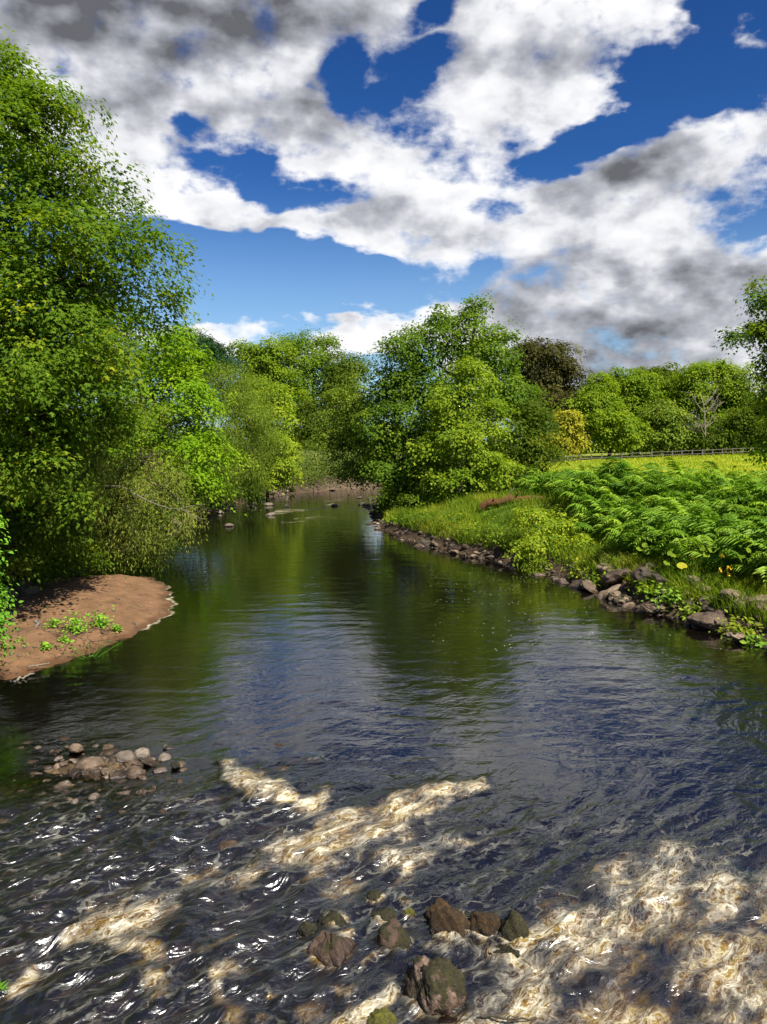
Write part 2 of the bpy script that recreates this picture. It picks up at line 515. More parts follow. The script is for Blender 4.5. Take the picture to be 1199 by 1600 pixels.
m, nt, out = material('ground')
pos = nt.node('ShaderNodeNewGeometry').outputs['Position']
n1 = nt.noise(pos, 1.3, 8, .65)
n2 = nt.noise(pos, 9.0, 6, .7)
n3 = nt.noise(nt.vmath('MULTIPLY', pos, (.35, .08, .3)), 1.0, 5, .6)
soil = nt.ramp(n2, [(.25, (.020, .014, .009)), (.55, (.055, .036, .022)), (.8, (.12, .085, .055))])
grass = nt.ramp(n1, [(.3, (.045, .085, .008)), (.55, (.10, .15, .012)), (.75, (.17, .18, .022))])
field = nt.ramp(n3, [(.3, (.13, .19, .010)), (.5, (.20, .25, .012)), (.7, (.28, .28, .025))])
vor = nt.node('ShaderNodeTexVoronoi')
nt.put(vor.inputs['Vector'], pos)
nt.put(vor.inputs['Scale'], 9.0)
vtone = nt.ramp(vor.outputs['Color'], [(.2, (.035, .024, .014)), (.5, (.11, .078, .045)), (.8, (.22, .17, .105))])
bedc = nt.mix(nt.smooth(n1, .4, .65, 0, .6), vtone, (.20, .12, .05, 1))
bedc = nt.mix(1.0, bedc, nt.ramp(n2, [(.3, (.35, .35, .35)), (.7, (1, 1, 1))]), 'MULTIPLY')
col = nt.mix(nt.attr('grass'), soil, grass)
col = nt.mix(nt.attr('field'), col, field)
col = nt.mix(nt.attr('bed'), col, bedc)
grav = vtone
col = nt.mix(nt.attr('gravel'), col, grav)
nt.l.new(principled(nt, col, .9, .15, nt.bump(n2, .8, .08)), out.inputs[0])
GROUND = m
obj('ground', mesh_np('ground', np.stack([X, Y, Z], -1).reshape(-1, 3), quads, GROUND,
    {'grass': grassm.ravel(), 'field': fieldm.ravel(), 'bed': bedm.ravel(), 'gravel': .35 * farg.ravel()}, True), kind='structure')

def tz(x, y):
    return float(terrain(np.array([float(x)]), np.array([float(y)]))[0])

# ---- sand bar
sx = np.arange(-13.5, -2.6, .055)
sy = np.arange(11.8, 28.5, .07)
SX, SY = np.meshgrid(sx, sy)
SZ = sand_z(SX, SY) + .02 * fbm(SX * 1.7, SY * 1.7, 4, 51) + .008 * fbm(SX * 9, SY * 9, 3, 52)
scour = np.exp(-(((SX - on(40, 985)[0]) / .9) ** 2 + ((SY - on(40, 985)[1]) / .9) ** 2))
SZ = SZ - .30 * scour
nsy, nsx = SX.shape
ii = np.arange(nsy - 1)[:, None] * nsx + np.arange(nsx - 1)[None]
q = np.stack([ii, ii + 1, ii + nsx + 1, ii + nsx], -1).reshape(-1, 4)
q = q[(SZ.ravel()[q] > -.42).all(1)]
used = np.unique(q)
remap = np.zeros(SX.size, int)
remap[used] = np.arange(len(used))
m, nt, out = material('red_sand')
pos = nt.node('ShaderNodeNewGeometry').outputs['Position']
n1 = nt.noise(pos, 2.0, 8, .7)
n2 = nt.noise(pos, 26.0, 5, .7)
n3 = nt.noise(nt.vmath('MULTIPLY', pos, (1, 2.2, 1)), 3.4, 6, .65)
col = nt.ramp(n1, [(.25, (.085, .043, .018)), (.55, (.165, .088, .040)), (.8, (.24, .135, .066))])
col = nt.mix(nt.smooth(n3, .54, .70, 0, .55), col, (.075, .036, .018, 1))
col = nt.mix(1.0, col, nt.ramp(n2, [(.3, (.65, .65, .65)), (.6, (1.0, 1.0, 1.0))]), 'MULTIPLY')
sz_ = nt.node('ShaderNodeSeparateXYZ')
nt.l.new(pos, sz_.inputs[0])
wet = nt.smooth(sz_.outputs[2], .10, .02)
col = nt.mix(nt.math('MULTIPLY', wet, .6), col, (.05, .022, .010, 1))
nt.l.new(principled(nt, col, nt.lin(wet, 0, 1, .95, .35), .3, nt.bump(nt.math('ADD', n1, nt.math('MULTIPLY', n2, .4)), .8, .05)), out.inputs[0])
SANDM = m
obj('sand_bar', mesh_np('sand_bar', np.stack([SX, SY, SZ], -1).reshape(-1, 3)[used], remap[q], SANDM, None, True), kind='structure')

# ---------------------------------------------------------------- river water
ROCKS = [  # photo box x0, x1, y0, y1, kind, label
    (480, 560, 1455, 1512, 'peak', 'brown pointed pyramid-shaped rock with dark mossy foot in the rapids'),
    (462, 494, 1440, 1464, 'moss', 'small dark mossy rock just upstream of the pointed brown rock, leftmost of the cluster'),
    (499, 545, 1423, 1452, 'moss', 'elongated dark green mossy rock behind the pointed brown rock'),
    (526, 558, 1447, 1474, 'gold', 'small rock capped with bright yellow moss touching the pointed brown rock'),
    (572, 604, 1394, 1416, 'moss', 'dark mossy rock farthest upstream of the rapids cluster'),
    (579, 620, 1422, 1446, 'moss', 'rounded mossy rock just upstream of the two-toned brown and green rock'),
    (622, 644, 1402, 1418, 'moss', 'tiny mossy rock, smallest at the upstream edge of the cluster'),
    (628, 649, 1420, 1440, 'gold', 'tiny olive mossy rock left of the rust-coloured boulders'),
    (589, 648, 1443, 1492, 'mixed', 'two-toned rock, bare brown on top with green moss on its right flank'),
    (664, 708, 1407, 1440, 'rust', 'rust-orange mossy boulder at the left rear of the row of four'),
    (672, 734, 1423, 1470, 'rust', 'large rust-brown mossy boulder at the left front of the row'),
    (714, 748, 1416, 1440, 'moss', 'low dark rock wedged behind the rust-coloured boulders'),
    (733, 781, 1420, 1469, 'rust', 'dark rust mossy boulder in the middle of the row'),
    (776, 826, 1429, 1481, 'moss', 'smooth egg-shaped dark mossy boulder at the right end of the row'),
    (758, 822, 1474, 1502, 'moss', 'flat dark green slab awash below the egg-shaped boulder'),
    (627, 722, 1508, 1590, 'big', 'largest mossy boulder with a bare pink patch, near the bottom of the rapids'),
    (519, 562, 1538, 1562, 'moss', 'low mossy rock barely breaking the water below the pointed rock'),
    (416, 441, 1548, 1570, 'moss', 'small submerged green rock left of the rapids cluster'),
    (574, 622, 1584, 1612, 'gold', 'moss-topped rock cut by the bottom edge, left of the twig'),
    (678, 724, 1584, 1612, 'bare', 'reddish bare rock at the bottom edge below the largest boulder'),
    (398, 422, 1584, 1606, 'gold', 'bright green mossy rock at the bottom edge, leftmost'),
]
wv = np.linspace(0, 1, 640)
wy = 2.2 * (95 / 2.2) ** (wv ** 1.0)
wy = np.concatenate([np.linspace(2.0, 5.6, 30, endpoint=False), 5.6 * (100 / 5.6) ** np.linspace(0, 1, 560)])
wu = np.linspace(-1, 1, 470)
WX = wu[None] * (wy[:, None] * .50 + 4.0) + 0.6
WY = np.broadcast_to(wy[:, None], WX.shape).copy()
PX, PY = to_px(WX, WY)

def capsule(ax, ay, ar, bx, by, br):
    ex, ey = bx - ax, by - ay
    L = ex * ex + ey * ey
    t = np.clip(((PX - ax) * ex + (PY - ay) * ey) / max(L, 1e-6), 0, 1)
    d = np.hypot(PX - ax - t * ex, PY - ay - t * ey)
    return d / (ar + t * (br - ar))
FOAM = [  # photo-space strokes: x, y, radius -> x, y, radius, strength
    (345, 1205, 14, 400, 1222, 22, .9), (400, 1222, 22, 470, 1262, 24, 1.0), (470, 1262, 22, 510, 1240, 14, .8), (410, 1215, 14, 500, 1180, 8, .55),
    (755, 1222, 10, 690, 1245, 20, .7), (690, 1245, 20, 600, 1285, 34, .95), (600, 1285, 34, 500, 1320, 34, 1.05), (500, 1320, 30, 420, 1350, 22, .9),
    (420, 1350, 20, 360, 1385, 20, .7), (490, 1330, 28, 490, 1395, 26, .95), (500, 1395, 24, 560, 1385, 18, .8), (560, 1330, 26, 640, 1370, 22, .7),
    (620, 1350, 20, 760, 1310, 10, .62), (360, 1385, 20, 290, 1420, 22, .55),
    (105, 1470, 18, 165, 1450, 30, .95), (165, 1450, 30, 260, 1425, 26, 1.0), (190, 1475, 22, 245, 1490, 30, .95), (210, 1500, 30, 230, 1550, 28, .75),
    (260, 1430, 22, 280, 1400, 10, .6), (150, 1425, 20, 190, 1400, 10, .5),
    (315, 1500, 12, 350, 1465, 18, .85), (340, 1520, 14, 390, 1515, 16, .7), (345, 1540, 18, 365, 1600, 26, .9), (400, 1470, 12, 345, 1420, 14, .45),
    (30, 1560, 16, 60, 1530, 12, .6), (215, 1258, 10, 300, 1255, 12, .5), (310, 1258, 12, 350, 1255, 10, .55), (220, 1330, 14, 290, 1310, 12, .45), (300, 1370, 14, 350, 1355, 10, .5),
    (1010, 1340, 30, 930, 1430, 70, .9), (930, 1430, 70, 840, 1540, 80, 1.0), (840, 1540, 70, 780, 1630, 90, 1.05), (1030, 1350, 40, 1020, 1480, 110, .95),
    (1020, 1480, 110, 980, 1620, 140, 1.05), (1130, 1400, 50, 1140, 1500, 80, .92), (1140, 1500, 90, 1160, 1620, 120, 1.02), (1210, 1350, 30, 1190, 1420, 50, .7),
    (780, 1560, 50, 730, 1620, 40, .95), (610, 1550, 14, 560, 1600, 30, .75), (470, 1590, 30, 540, 1610, 30, .75), (590, 1570, 18, 612, 1530, 10, .6),
    (690, 1490, 14, 660, 1475, 10, .55), (700, 1480, 12, 745, 1500, 14, .5), (450, 1500, 10, 470, 1580, 14, .42), (540, 1520, 10, 590, 1500, 8, .45),
    (430, 799, 2.5, 500, 795, 3, 0.68), (500, 795, 3, 520, 788, 4, 0.60), (480, 810, 3, 540, 803, 3, 0.52), (545, 796, 3, 585, 800, 2, 0.60), (440, 817, 2, 480, 815, 2, 0.60),
    (460, 811, 2, 495, 812, 2, 0.45), (425, 803, 2, 455, 800, 2, 0.60), (505, 782, 2, 540, 781, 2, 0.45),
]
fo = np.zeros_like(WX)
warpx = 16 * fbm(WX * 1.6, WY * 1.6, 3, 61)
PX0, PY0 = PX, PY
near = PY0 > 1100
PX, PY = PX0 + np.where(near, warpx, 0), PY0 + np.where(near, 12 * fbm(WX * 1.6 + 7, WY * 1.6, 3, 62), 0)
for (ax, ay, ar, bx, by, br, s) in FOAM:
    wide = ay > 1330 and ax > 720
    fo = np.maximum(fo, s * (.84 if wide else 1.04) * np.exp(-(capsule(ax, ay, ar, bx, by, br) / (1.15 if wide else 1.0)) ** 2 * .75))
PX, PY = PX0, PY0
fo = np.where(near, fo * (.90 + .36 * fbm(WX * 1.9, WY * 1.9, 3, 63)), fo)
rockw = []
for (x0, x1, y0, y1, kd, lb) in ROCKS:
    c = on((x0 + x1) / 2, y1 - .30 * (y1 - y0))
    t = (np.hypot(c[1], H))
    r = (x1 - x0) / 2 * (c[1] * CP + H * SP) / F
    hgt = (y1 - y0) * (c[1] * CP + H * SP) / F
    rockw.append((c, r, hgt))
    dd = np.hypot(WX - c[0], (WY - c[1]) / .9) / r
    wake = np.exp(-(((WX - c[0]) / (1.1 * r)) ** 2)) * sstep(WY, c[1] - 4.5 * r, c[1] - r) * sstep(WY, c[1] + .5 * r, c[1])
    fo = np.maximum(fo, .50 * np.exp(-np.clip(dd - .85, 0, 9) * 3.0) + .30 * wake)

turb = sstep(PY0, 1120, 1330) * .55 + .45 * sstep(PY0, 1190, 1290) * sstep(PX0, 700, 380)
turb = np.clip(turb + .6 * np.clip(fo, 0, 1) * (PY0 > 1100), 0, 1)
turb = np.maximum(turb, .30 * sstep(PX0 + .4 * (PY0 - 1000), 880, 1150) * sstep(PY0, 960, 1080))
turb = np.maximum(turb, .06 + .06 * sstep(PY0, 880, 1000))
# waves: long low swell upstream, choppy broken water over the riffle
fx, fy = .72 * WX + .69 * WY, -.69 * WX + .72 * WY       # along and across the current
sw = .0025 * fbm(WX * .8, WY * 2.6, 3, 71)
wrp = .35 * noise2(WX * .9, WY * .9, 5)
a_ = noise2(fx * .9 + wrp, fy * 2.6 + wrp, 72)
b_ = noise2(fx * 2.0 + .5 * noise2(WX * 2.0, WY * 2.0, 6), fy * 5.0 + wrp * 2, 73)
c_ = noise2(fx * 4.5 + .5 * b_, fy * 10, 74)
chop = .062 * (.5 - np.abs(a_)) * 2 + .028 * (.5 - np.abs(b_)) * 2 + .010 * c_
fadefar = sstep(WY, 30, 12)
wz = sw * (1 - turb) + chop * turb ** 1.4 * fadefar * .9
wz = wz + np.where(PY0 > 1100, .030 * np.clip(fo, 0, 1) * (.5 + .8 * noise2(WX * 4, WY * 4, 75) + .25 * noise2(WX * 9, WY * 9, 76)), 0)
WT = terrain(WX, WY)
SDZ = np.where((WX > -13.5) & (WX < -2.6) & (WY > 11.8) & (WY < 28.5), sand_z(WX, WY), -9)
depth = np.clip(-np.maximum(WT, SDZ), 0, 3)
# lace line where ripples die on the sand
edge = np.exp(-((SDZ + .012) / .022) ** 2) * (WX > -8.4) * sstep(WY, 17.5, 18.5)
fo = np.maximum(fo, .95 * edge)
speck = sstep(PY0, 845, 900) * sstep(PY0, 1120, 1000) * np.clip(sstep(PX0, 560, 700) + .8 * sstep(PX0, 330, 150) * sstep(PY0, 980, 1040), 0, 1)
nwy, nwx = WX.shape
ii = np.arange(nwy - 1)[:, None] * nwx + np.arange(nwx - 1)[None]
q = np.stack([ii, ii + 1, ii + nwx + 1, ii + nwx], -1).reshape(-1, 4)
T4 = WT.ravel()[q].min(1)
q = q[T4 < .12]
used = np.unique(q)
remap = np.zeros(WX.size, int)
remap[used] = np.arange(len(used))

m, nt, out = material('river_water')
geo = nt.node('ShaderNodeNewGeometry')
pos = geo.outputs['Position']
foam_a = nt.attr('foam')
turb_a = nt.attr('turb')
dep_a = nt.attr('depth')
spk_a = nt.attr('speck')
# ripples: crests across the current
r1 = nt.noise(nt.vmath('MULTIPLY', pos, (.62, 1.9, 1)), 1.0, 1, .30, .5)
r2 = nt.noise(nt.vmath('MULTIPLY', pos, (2.6, 6.5, 1)), 1.0, 2, .45, .8)
sepw = nt.node('ShaderNodeSeparateXYZ')
nt.l.new(pos, sepw.inputs[0])
rip = nt.math('MULTIPLY_ADD', r2, nt.smooth(sepw.outputs[1], 26, 11, .03, .30), r1)
fm0 = nt.node('ShaderNodeMapping')
fm0.inputs['Rotation'].default_value = (0, 0, math.radians(-44))
nt.l.new(pos, fm0.inputs[0])
flow = nt.vmath('ADD', fm0.outputs[0], nt.vmath('SCALE', nt.noise(pos, 1.6, 2, .5, out='Color'), scale=.45))
r3 = nt.noise(nt.vmath('MULTIPLY', flow, (5.5, 12, 4)), 1.0, 4, .55, .5)
r4 = nt.math('ABSOLUTE', nt.math('SUBTRACT', nt.noise(nt.vmath('MULTIPLY', flow, (2.0, 5.0, 4)), 1.0, 2, .5, .7), .5))
chopb = nt.math('SUBTRACT', nt.math('MULTIPLY', r3, .5), nt.math('MULTIPLY', r4, 1.3))
bn = nt.bump(rip, nt.lin(turb_a, .06, .5, .30, .7), .04)
bn = nt.bump(chopb, nt.lin(turb_a, .10, 1, .06, .9), .065, bn)
# churned water and foam: a turbid amber-cream body with white lace on its crests
def cen(v):
    return nt.vmath('SUBTRACT', v, (.5, .5, .5))
fmap = nt.node('ShaderNodeMapping')          # x runs along the current, y across it
fmap.inputs['Rotation'].default_value = (0, 0, math.radians(-44))
nt.l.new(pos, fmap.inputs[0])
fpos = nt.vmath('MULTIPLY', fmap.outputs[0], (.34, 1.0, 1.0))
fw = nt.vmath('ADD', fpos, nt.vmath('SCALE', cen(nt.noise(pos, 2.2, 3, .5, out='Color')), scale=.34))
fw2 = nt.vmath('ADD', fw, nt.vmath('SCALE', cen(nt.noise(pos, 8, 2, .5, out='Color')), scale=.07))
def ridge(v, k):
    return nt.math('SUBTRACT', 1.0, nt.math('MULTIPLY', nt.math('ABSOLUTE', nt.math('SUBTRACT', v, .5)), k))
l1 = ridge(nt.noise(nt.vmath('SCALE', fw2, scale=6.6), 1.0, 3, .5), 11)
l2 = ridge(nt.noise(nt.vmath('SCALE', fw2, scale=14.0), 1.0, 2, .5), 10)
grain = nt.noise(pos, 70, 3, .7)
mott = nt.noise(fw2, 6.5, 5, .58)
low = nt.noise(fw, 1.3, 3, .5)
dense = nt.math('ADD', foam_a, nt.math('MULTIPLY', nt.math('SUBTRACT', mott, .5), 1.25))
dense = nt.math('ADD', dense, nt.math('MULTIPLY', nt.math('SUBTRACT', low, .5), .9))
dense = nt.math('ADD', dense, nt.math('MULTIPLY', nt.math('SUBTRACT', grain, .5), .5))
turbid = nt.math('MULTIPLY', nt.smooth(dense, .36, 1.10, 0, .84), nt.smooth(foam_a, .08, .35))
l3 = ridge(nt.noise(nt.vmath('SCALE', fw2, scale=30.0), 1.0, 2, .5), 9)
lace = nt.math('MAXIMUM', nt.smooth(l1, .35, 1.0), nt.math('MAXIMUM', nt.math('MULTIPLY', nt.smooth(l2, .25, 1.0), .70), nt.math('MULTIPLY', nt.smooth(l3, .3, 1.0), .55)))
lace = nt.math('MULTIPLY', lace, nt.smooth(nt.math('ADD', foam_a, nt.math('MULTIPLY', nt.math('SUBTRACT', low, .5), 1.6)), .34, 1.1))
lace = nt.math('MULTIPLY', lace, nt.math('MULTIPLY', nt.smooth(grain, .25, .55, .65, 1.0), nt.smooth(mott, .38, .60, .30, 1.0)))
thin = nt.math('MULTIPLY', nt.smooth(l1, .35, 1.0), nt.math('MULTIPLY', nt.smooth(nt.math('ADD', mott, nt.math('MULTIPLY', low, .6)), .74, 1.0), nt.smooth(turb_a, .35, .75, 0, .22)))
lace = nt.math('MAXIMUM', lace, thin)
# small pale specks scattered over the water
vo = nt.node('ShaderNodeTexVoronoi')
nt.put(vo.inputs['Vector'], nt.vmath('MULTIPLY', pos, (1, .6, 1)))
nt.put(vo.inputs['Scale'], 7.5)
sn = nt.noise(pos, .9, 3, .6)
dots = nt.math('MULTIPLY', nt.smooth(vo.outputs['Distance'], .16, .08), nt.smooth(nt.math('MULTIPLY', spk_a, sn), .47, .56))
lace = nt.math('MAXIMUM', lace, nt.math('MULTIPLY', dots, .45))
amber = nt.smooth(foam_a, .55, 1.0)
diff = nt.node('ShaderNodeBsdfDiffuse')
nt.put(diff.inputs[0], nt.mix(amber, (.0035, .0026, .0018, 1), (.020, .010, .003, 1)))
tr = nt.node('ShaderNodeBsdfTransparent')
nt.put(tr.inputs[0], nt.mix(nt.smooth(dep_a, 0.02, .55), (.85, .74, .55, 1), (.34, .20, .07, 1)))
see = nt.math('MULTIPLY', nt.smooth(dep_a, .45, .03, 0, .75), nt.math('SUBTRACT', 1.0, nt.math('MULTIPLY', amber, .9)))
body = nt.mixsh(see, diff.outputs[0], tr.outputs[0])
gl = nt.node('ShaderNodeBsdfGlossy')
nt.put(gl.inputs['Roughness'], nt.lin(turb_a, 0, 1, .02, .28))
nt.put(gl.inputs['Color'], (1, 1, 1, 1))
nt.l.new(bn, gl.inputs['Normal'])
fr = nt.node('ShaderNodeFresnel')
nt.put(fr.inputs['IOR'], 1.90)
nt.l.new(bn, fr.inputs['Normal'])
wet = nt.mixsh(fr.outputs[0], body, gl.outputs[0])
tcol = nt.ramp(nt.math('ADD', nt.math('MULTIPLY', nt.math('SUBTRACT', mott, .5), 1.2), nt.math('MULTIPLY', dense, .55)),
               [(.15, (.035, .015, .003)), (.46, (.125, .064, .005)), (.72, (.205, .134, .020)), (.98, (.33, .29, .14))])
fb = nt.bump(nt.math('ADD', mott, nt.math('MULTIPLY', lace, .5)), .25, .03, bn)
tsh = principled(nt, tcol, .30, .4, fb)
lsh = principled(nt, (.50, .485, .39, 1), .6, .3, fb)
nt.l.new(nt.mixsh(lace, nt.mixsh(turbid, wet, tsh), lsh), out.inputs[0])
WATER = m
obj('river', mesh_np('river', np.stack([WX, WY, wz], -1).reshape(-1, 3)[used], remap[q], WATER,
    {'foam': fo.ravel()[used], 'turb': turb.ravel()[used], 'depth': depth.ravel()[used], 'speck': speck.ravel()[used]}, True), kind='structure')

# ---------------------------------------------------------------- rocks
def ico(sub):
    t = (1 + 5 ** .5) / 2
    v = [(-1, t, 0), (1, t, 0), (-1, -t, 0), (1, -t, 0), (0, -1, t), (0, 1, t), (0, -1, -t), (0, 1, -t), (t, 0, -1), (t, 0, 1), (-t, 0, -1), (-t, 0, 1)]
    f = [(0, 11, 5), (0, 5, 1), (0, 1, 7), (0, 7, 10), (0, 10, 11), (1, 5, 9), (5, 11, 4), (11, 10, 2), (10, 7, 6), (7, 1, 8), (3, 9, 4), (3, 4, 2), (3, 2, 6), (3, 6, 8), (3, 8, 9),
         (4, 9, 5), (2, 4, 11), (6, 2, 10), (8, 6, 7), (9, 8, 1)]
    v = [np.array(p) / np.linalg.norm(p) for p in v]
    for _ in range(sub):
        mid, nf = {}, []
        def mp(a, b):
            k = (min(a, b), max(a, b))
            if k not in mid:
                p = v[a] + v[b]
                v.append(p / np.linalg.norm(p))
                mid[k] = len(v) - 1
            return mid[k]
        for a, b, c in f:
            ab, bc, ca = mp(a, b), mp(b, c), mp(c, a)
            nf += [(a, ab, ca), (b, bc, ab), (c, ca, bc), (ab, bc, ca)]
        f = nf
    return np.array(v), np.array(f)
ICO = {k: ico(k) for k in (1, 2, 3, 4)}
def rock_shape(sub, seed, facets=9, rough=.10, cut=(.62, .95)):
    r = np.random.default_rng(seed)
    v, f = ICO[sub]
    v = v.copy()
    for _ in range(facets):               # chop with planes: angular river stone
        n = unit(r.normal(size=3))
        d = r.uniform(*cut)
        s = v @ n
        v = v - np.clip(s - d, 0, None)[:, None] * n * .92
    k = 2.3
    nz = fbm(v[:, 0] * k + v[:, 2] * 1.7 + seed, v[:, 1] * k - v[:, 2] * 1.3, 4, seed)
    v = v * (1 + rough * nz)[:, None]
    if sub >= 3:
        v = v * (1 + rough * .5 * fbm(v[:, 0] * 7 + v[:, 2] * 5 + seed, v[:, 1] * 7 - v[:, 2] * 4, 3, seed + 9))[:, None]
    return v, f

def rock_material(name, stops, moss=None, moss_amt=0.0, wetline=True):
    m, nt, out = material(name)
    geo = nt.node('ShaderNodeNewGeometry')
    pos = geo.outputs['Position']
    n1 = nt.noise(pos, 5, 8, .65)
    n2 = nt.noise(pos, 38, 5, .7)
    info = nt.node('ShaderNodeObjectInfo')
    fac = nt.math('ADD', nt.math('MULTIPLY', n1, .8), nt.lin(info.outputs['Random'], 0, 1, -.24, .20))
    col = nt.ramp(fac, stops)
    col = nt.mix(1.0, col, nt.ramp(n2, [(.3, (.6, .6, .6)), (.65, (1.05, 1.05, 1.05))]), 'MULTIPLY')
    h = n1
    if moss:
        sepn = nt.node('ShaderNodeSeparateXYZ')
        nt.l.new(geo.outputs['Normal'], sepn.inputs[0])
        mk = nt.math('ADD', nt.math('MULTIPLY', nt.math('SUBTRACT', nt.noise(pos, 7, 5, .6), .5), 3.0), nt.math('ADD', nt.math('MULTIPLY', sepn.outputs[2], .35), moss_amt - .5))
        mk = nt.smooth(mk, -.15, .25)
        mcol = nt.ramp(nt.noise(pos, 30, 5, .7), [(.3, moss[0]), (.55, moss[1]), (.75, moss[2])])
        col = nt.mix(mk, col, mcol)
        h = nt.math('ADD', n1, nt.math('MULTIPLY', nt.math('MULTIPLY', nt.noise(pos, 55, 4, .7), mk), 1.0))
    rough = .75
    if wetline:
        sz = nt.node('ShaderNodeSeparateXYZ')
        nt.l.new(pos, sz.inputs[0])
        wl = nt.smooth(nt.math('ADD', sz.outputs[2], nt.math('MULTIPLY', n1, .14)), .19, .09)
        col = nt.mix(nt.math('MULTIPLY', wl, .65), col, nt.mix(1.0, col, (.18, .15, .13, 1), 'MULTIPLY'))
        rough = nt.lin(wl, 0, 1, .8, .25)
    nt.l.new(principled(nt, col, rough, .35, nt.bump(nt.math('MULTIPLY_ADD', n2, .4, h), .8, .03)), out.inputs[0])
    return m
GREY = [(.15, (.035, .024, .016)), (.45, (.125, .085, .053)), (.7, (.26, .19, .122)), (.95, (.42, .33, .23))]
PALE = [(.15, (.07, .053, .038)), (.45, (.155, .122, .09)), (.7, (.26, .21, .155)), (.95, (.44, .385, .31))]
BROWN = [(.2, (.022, .013, .009)), (.5, (.075, .043, .027)), (.8, (.22, .13, .09))]
MOSS_DK = ((.008, .0075, .002), (.022, .019, .003), (.062, .055, .007))
MOSS_GD = ((.03, .032, .003), (.09, .085, .005), (.20, .165, .010))
MOSS_RU = ((.009, .006, .002), (.034, .017, .003), (.12, .050, .007))
RM = {
    'dry': rock_material('rock_dry', PALE, None, 0.0, False),
    'bank': rock_material('rock_bank', GREY),
    'bank_moss': rock_material('rock_bank_mossy', GREY, MOSS_DK, .25),
    'pale': rock_material('rock_pale', PALE),
    'bare': rock_material('rock_bare', BROWN),
    'peak': rock_material('rock_brown', BROWN, MOSS_DK, .10),
    'moss': rock_material('rock_mossy', BROWN, MOSS_DK, 1.0),
    'gold': rock_material('rock_golden_moss', BROWN, MOSS_GD, .75),
    'rust': rock_material('rock_rust_moss', BROWN, MOSS_RU, 1.05),
    'mixed': rock_material('rock_half_mossy', BROWN, MOSS_DK, .35),
    'big': rock_material('rock_big', [(.2, (.022, .013, .009)), (.5, (.07, .04, .025)), (.75, (.32, .22, .16))], MOSS_DK, .45),
}
for i, ((x0, x1, y0, y1, kd, lb), (c, r, hg)) in enumerate(zip(ROCKS, rockw)):
    flat = 'flat' in lb or 'low' in lb or 'submerged' in lb
    v, f = rock_shape(4 if r > .2 else 3, 140 + i, 9, .15, (.60, .95) if kd in ('moss', 'rust') else (.56, .9))
    if kd == 'peak':
        k = np.clip(v[:, 2], 0, 1)
        v[:, 0] = v[:, 0] * (1.05 - .80 * k) - .18 * k
        v[:, 1] = v[:, 1] * (1.05 - .70 * k)
        v[:, 2] = v[:, 2] * 1.15
    rz = hg * (.35 if flat else .70)
    v = v * np.array([r * 1.06, r * .92, rz])
    zc = rz * (-.25 if flat else .12)
    obj('boulder' if r > .17 else 'rock', mesh_np('boulder', v, f, RM[kd], None, True), None, lb, 'rock', 'rocks in the rapids', loc=(c[0], c[1], zc))

STONE = [mesh_np('stone', *rock_shape(2, 300 + k, 8, .12, (.55, .9)), RM['bank'], None, False) for k in range(8)]
STONE_M = [mesh_np('stone', *rock_shape(2, 320 + k, 8, .12, (.55, .9)), RM['bank_moss'], None, False) for k in range(4)]
BOULD = [mesh_np('bank_rock', *rock_shape(3, 340 + k, 11, .10, (.50, .88)), RM['bank'], None, False) for k in range(8)]
PEB = [mesh_np('pebble', *rock_shape(2, 360 + k, 9, .10, (.55, .9)), RM['bank'], None, False) for k in range(6)]
PEB_D = [mesh_np('pebble', *rock_shape(2, 370 + k, 7, .08, (.65, .95)), RM['dry'], None, False) for k in range(4)]
PEB_P = [mesh_np('pebble', *rock_shape(2, 370 + k, 7, .08, (.65, .95)), RM['pale'], None, False) for k in range(4)]
def put_rock(name, me, x, y, z, s, label, group, cat='rock', tilt=.35):
    o = obj(name, me, None, label, cat, group, loc=(float(x), float(y), float(z)))
    o.scale = tuple(float(q) for q in s)
    o.rotation_euler = (float(rng.normal() * tilt), float(rng.normal() * tilt), float(rng.uniform(0, 6.28)))
    return o

# stones along the right-hand bank, larger towards the camera
ZONES = [(14.6, 'at the right edge of the picture'), (15.8, 'just inside the right edge'), (17.0, 'beside the largest bank boulder'), (18.2, 'upstream of the largest bank boulder'), (19.6, 'below the yellow flowers'),
         (21.2, 'below the broad yellowed leaf'), (23.0, 'below the grey-green bush'), (24.6, 'left of the grey-green bush'), (26.4, 'at the right foot of the yellow shrub'), (28.6, 'at the left foot of the yellow shrub'),
         (30.6, 'left of the yellow shrub'), (32.8, 'below the right end of the log'), (35.0, 'below the left end of the log'), (37.5, 'below the shaded nettles'), (40.5, 'on the grassy point'),
         (44.0, 'just beyond the grassy point'), (49.0, 'under the great sycamore'), (55.0, 'beside the far riffle'), (99, 'upstream of the far riffle')]
def stone_label(s, row, mossy, y):
    size = 'tiny' if s < .10 else 'small' if s < .14 else 'mid-sized' if s < .19 else 'big'
    tier = ('at the waterline', 'halfway up the rubble', 'atop the rubble')[row]
    zone = next(t for lim, t in ZONES if y < lim)
    return f"{size} {'mossy ' if mossy else 'brown '}stone {tier}, {zone}"
BIG = [(1105, 975, 130, 'largest flat-topped pale boulder jutting into the river from the rubble bank'), (1062, 945, 60, 'squared pale brown rock above the largest bank boulder'),
       (1165, 962, 70, 'broad pale slab near the right edge of the rubble bank'), (1190, 990, 70, 'dark wedge of rock at the right edge of the picture'),
       (1020, 952, 75, 'dark block at the waterline upstream of the largest bank boulder'), (965, 930, 60, 'dark low rock where the rubble bank begins under the leafy grey-green bush'),
       (1135, 945, 55, 'leaning triangular slab resting on the largest bank boulder'), (1150, 995, 60, 'wet dark rock at the waterline right of the largest boulder'),
       (765, 872, 34, 'flat pale waterline rock below the fallen log'), (745, 865, 26, 'smaller flat pale rock beside another at the waterline below the log')]
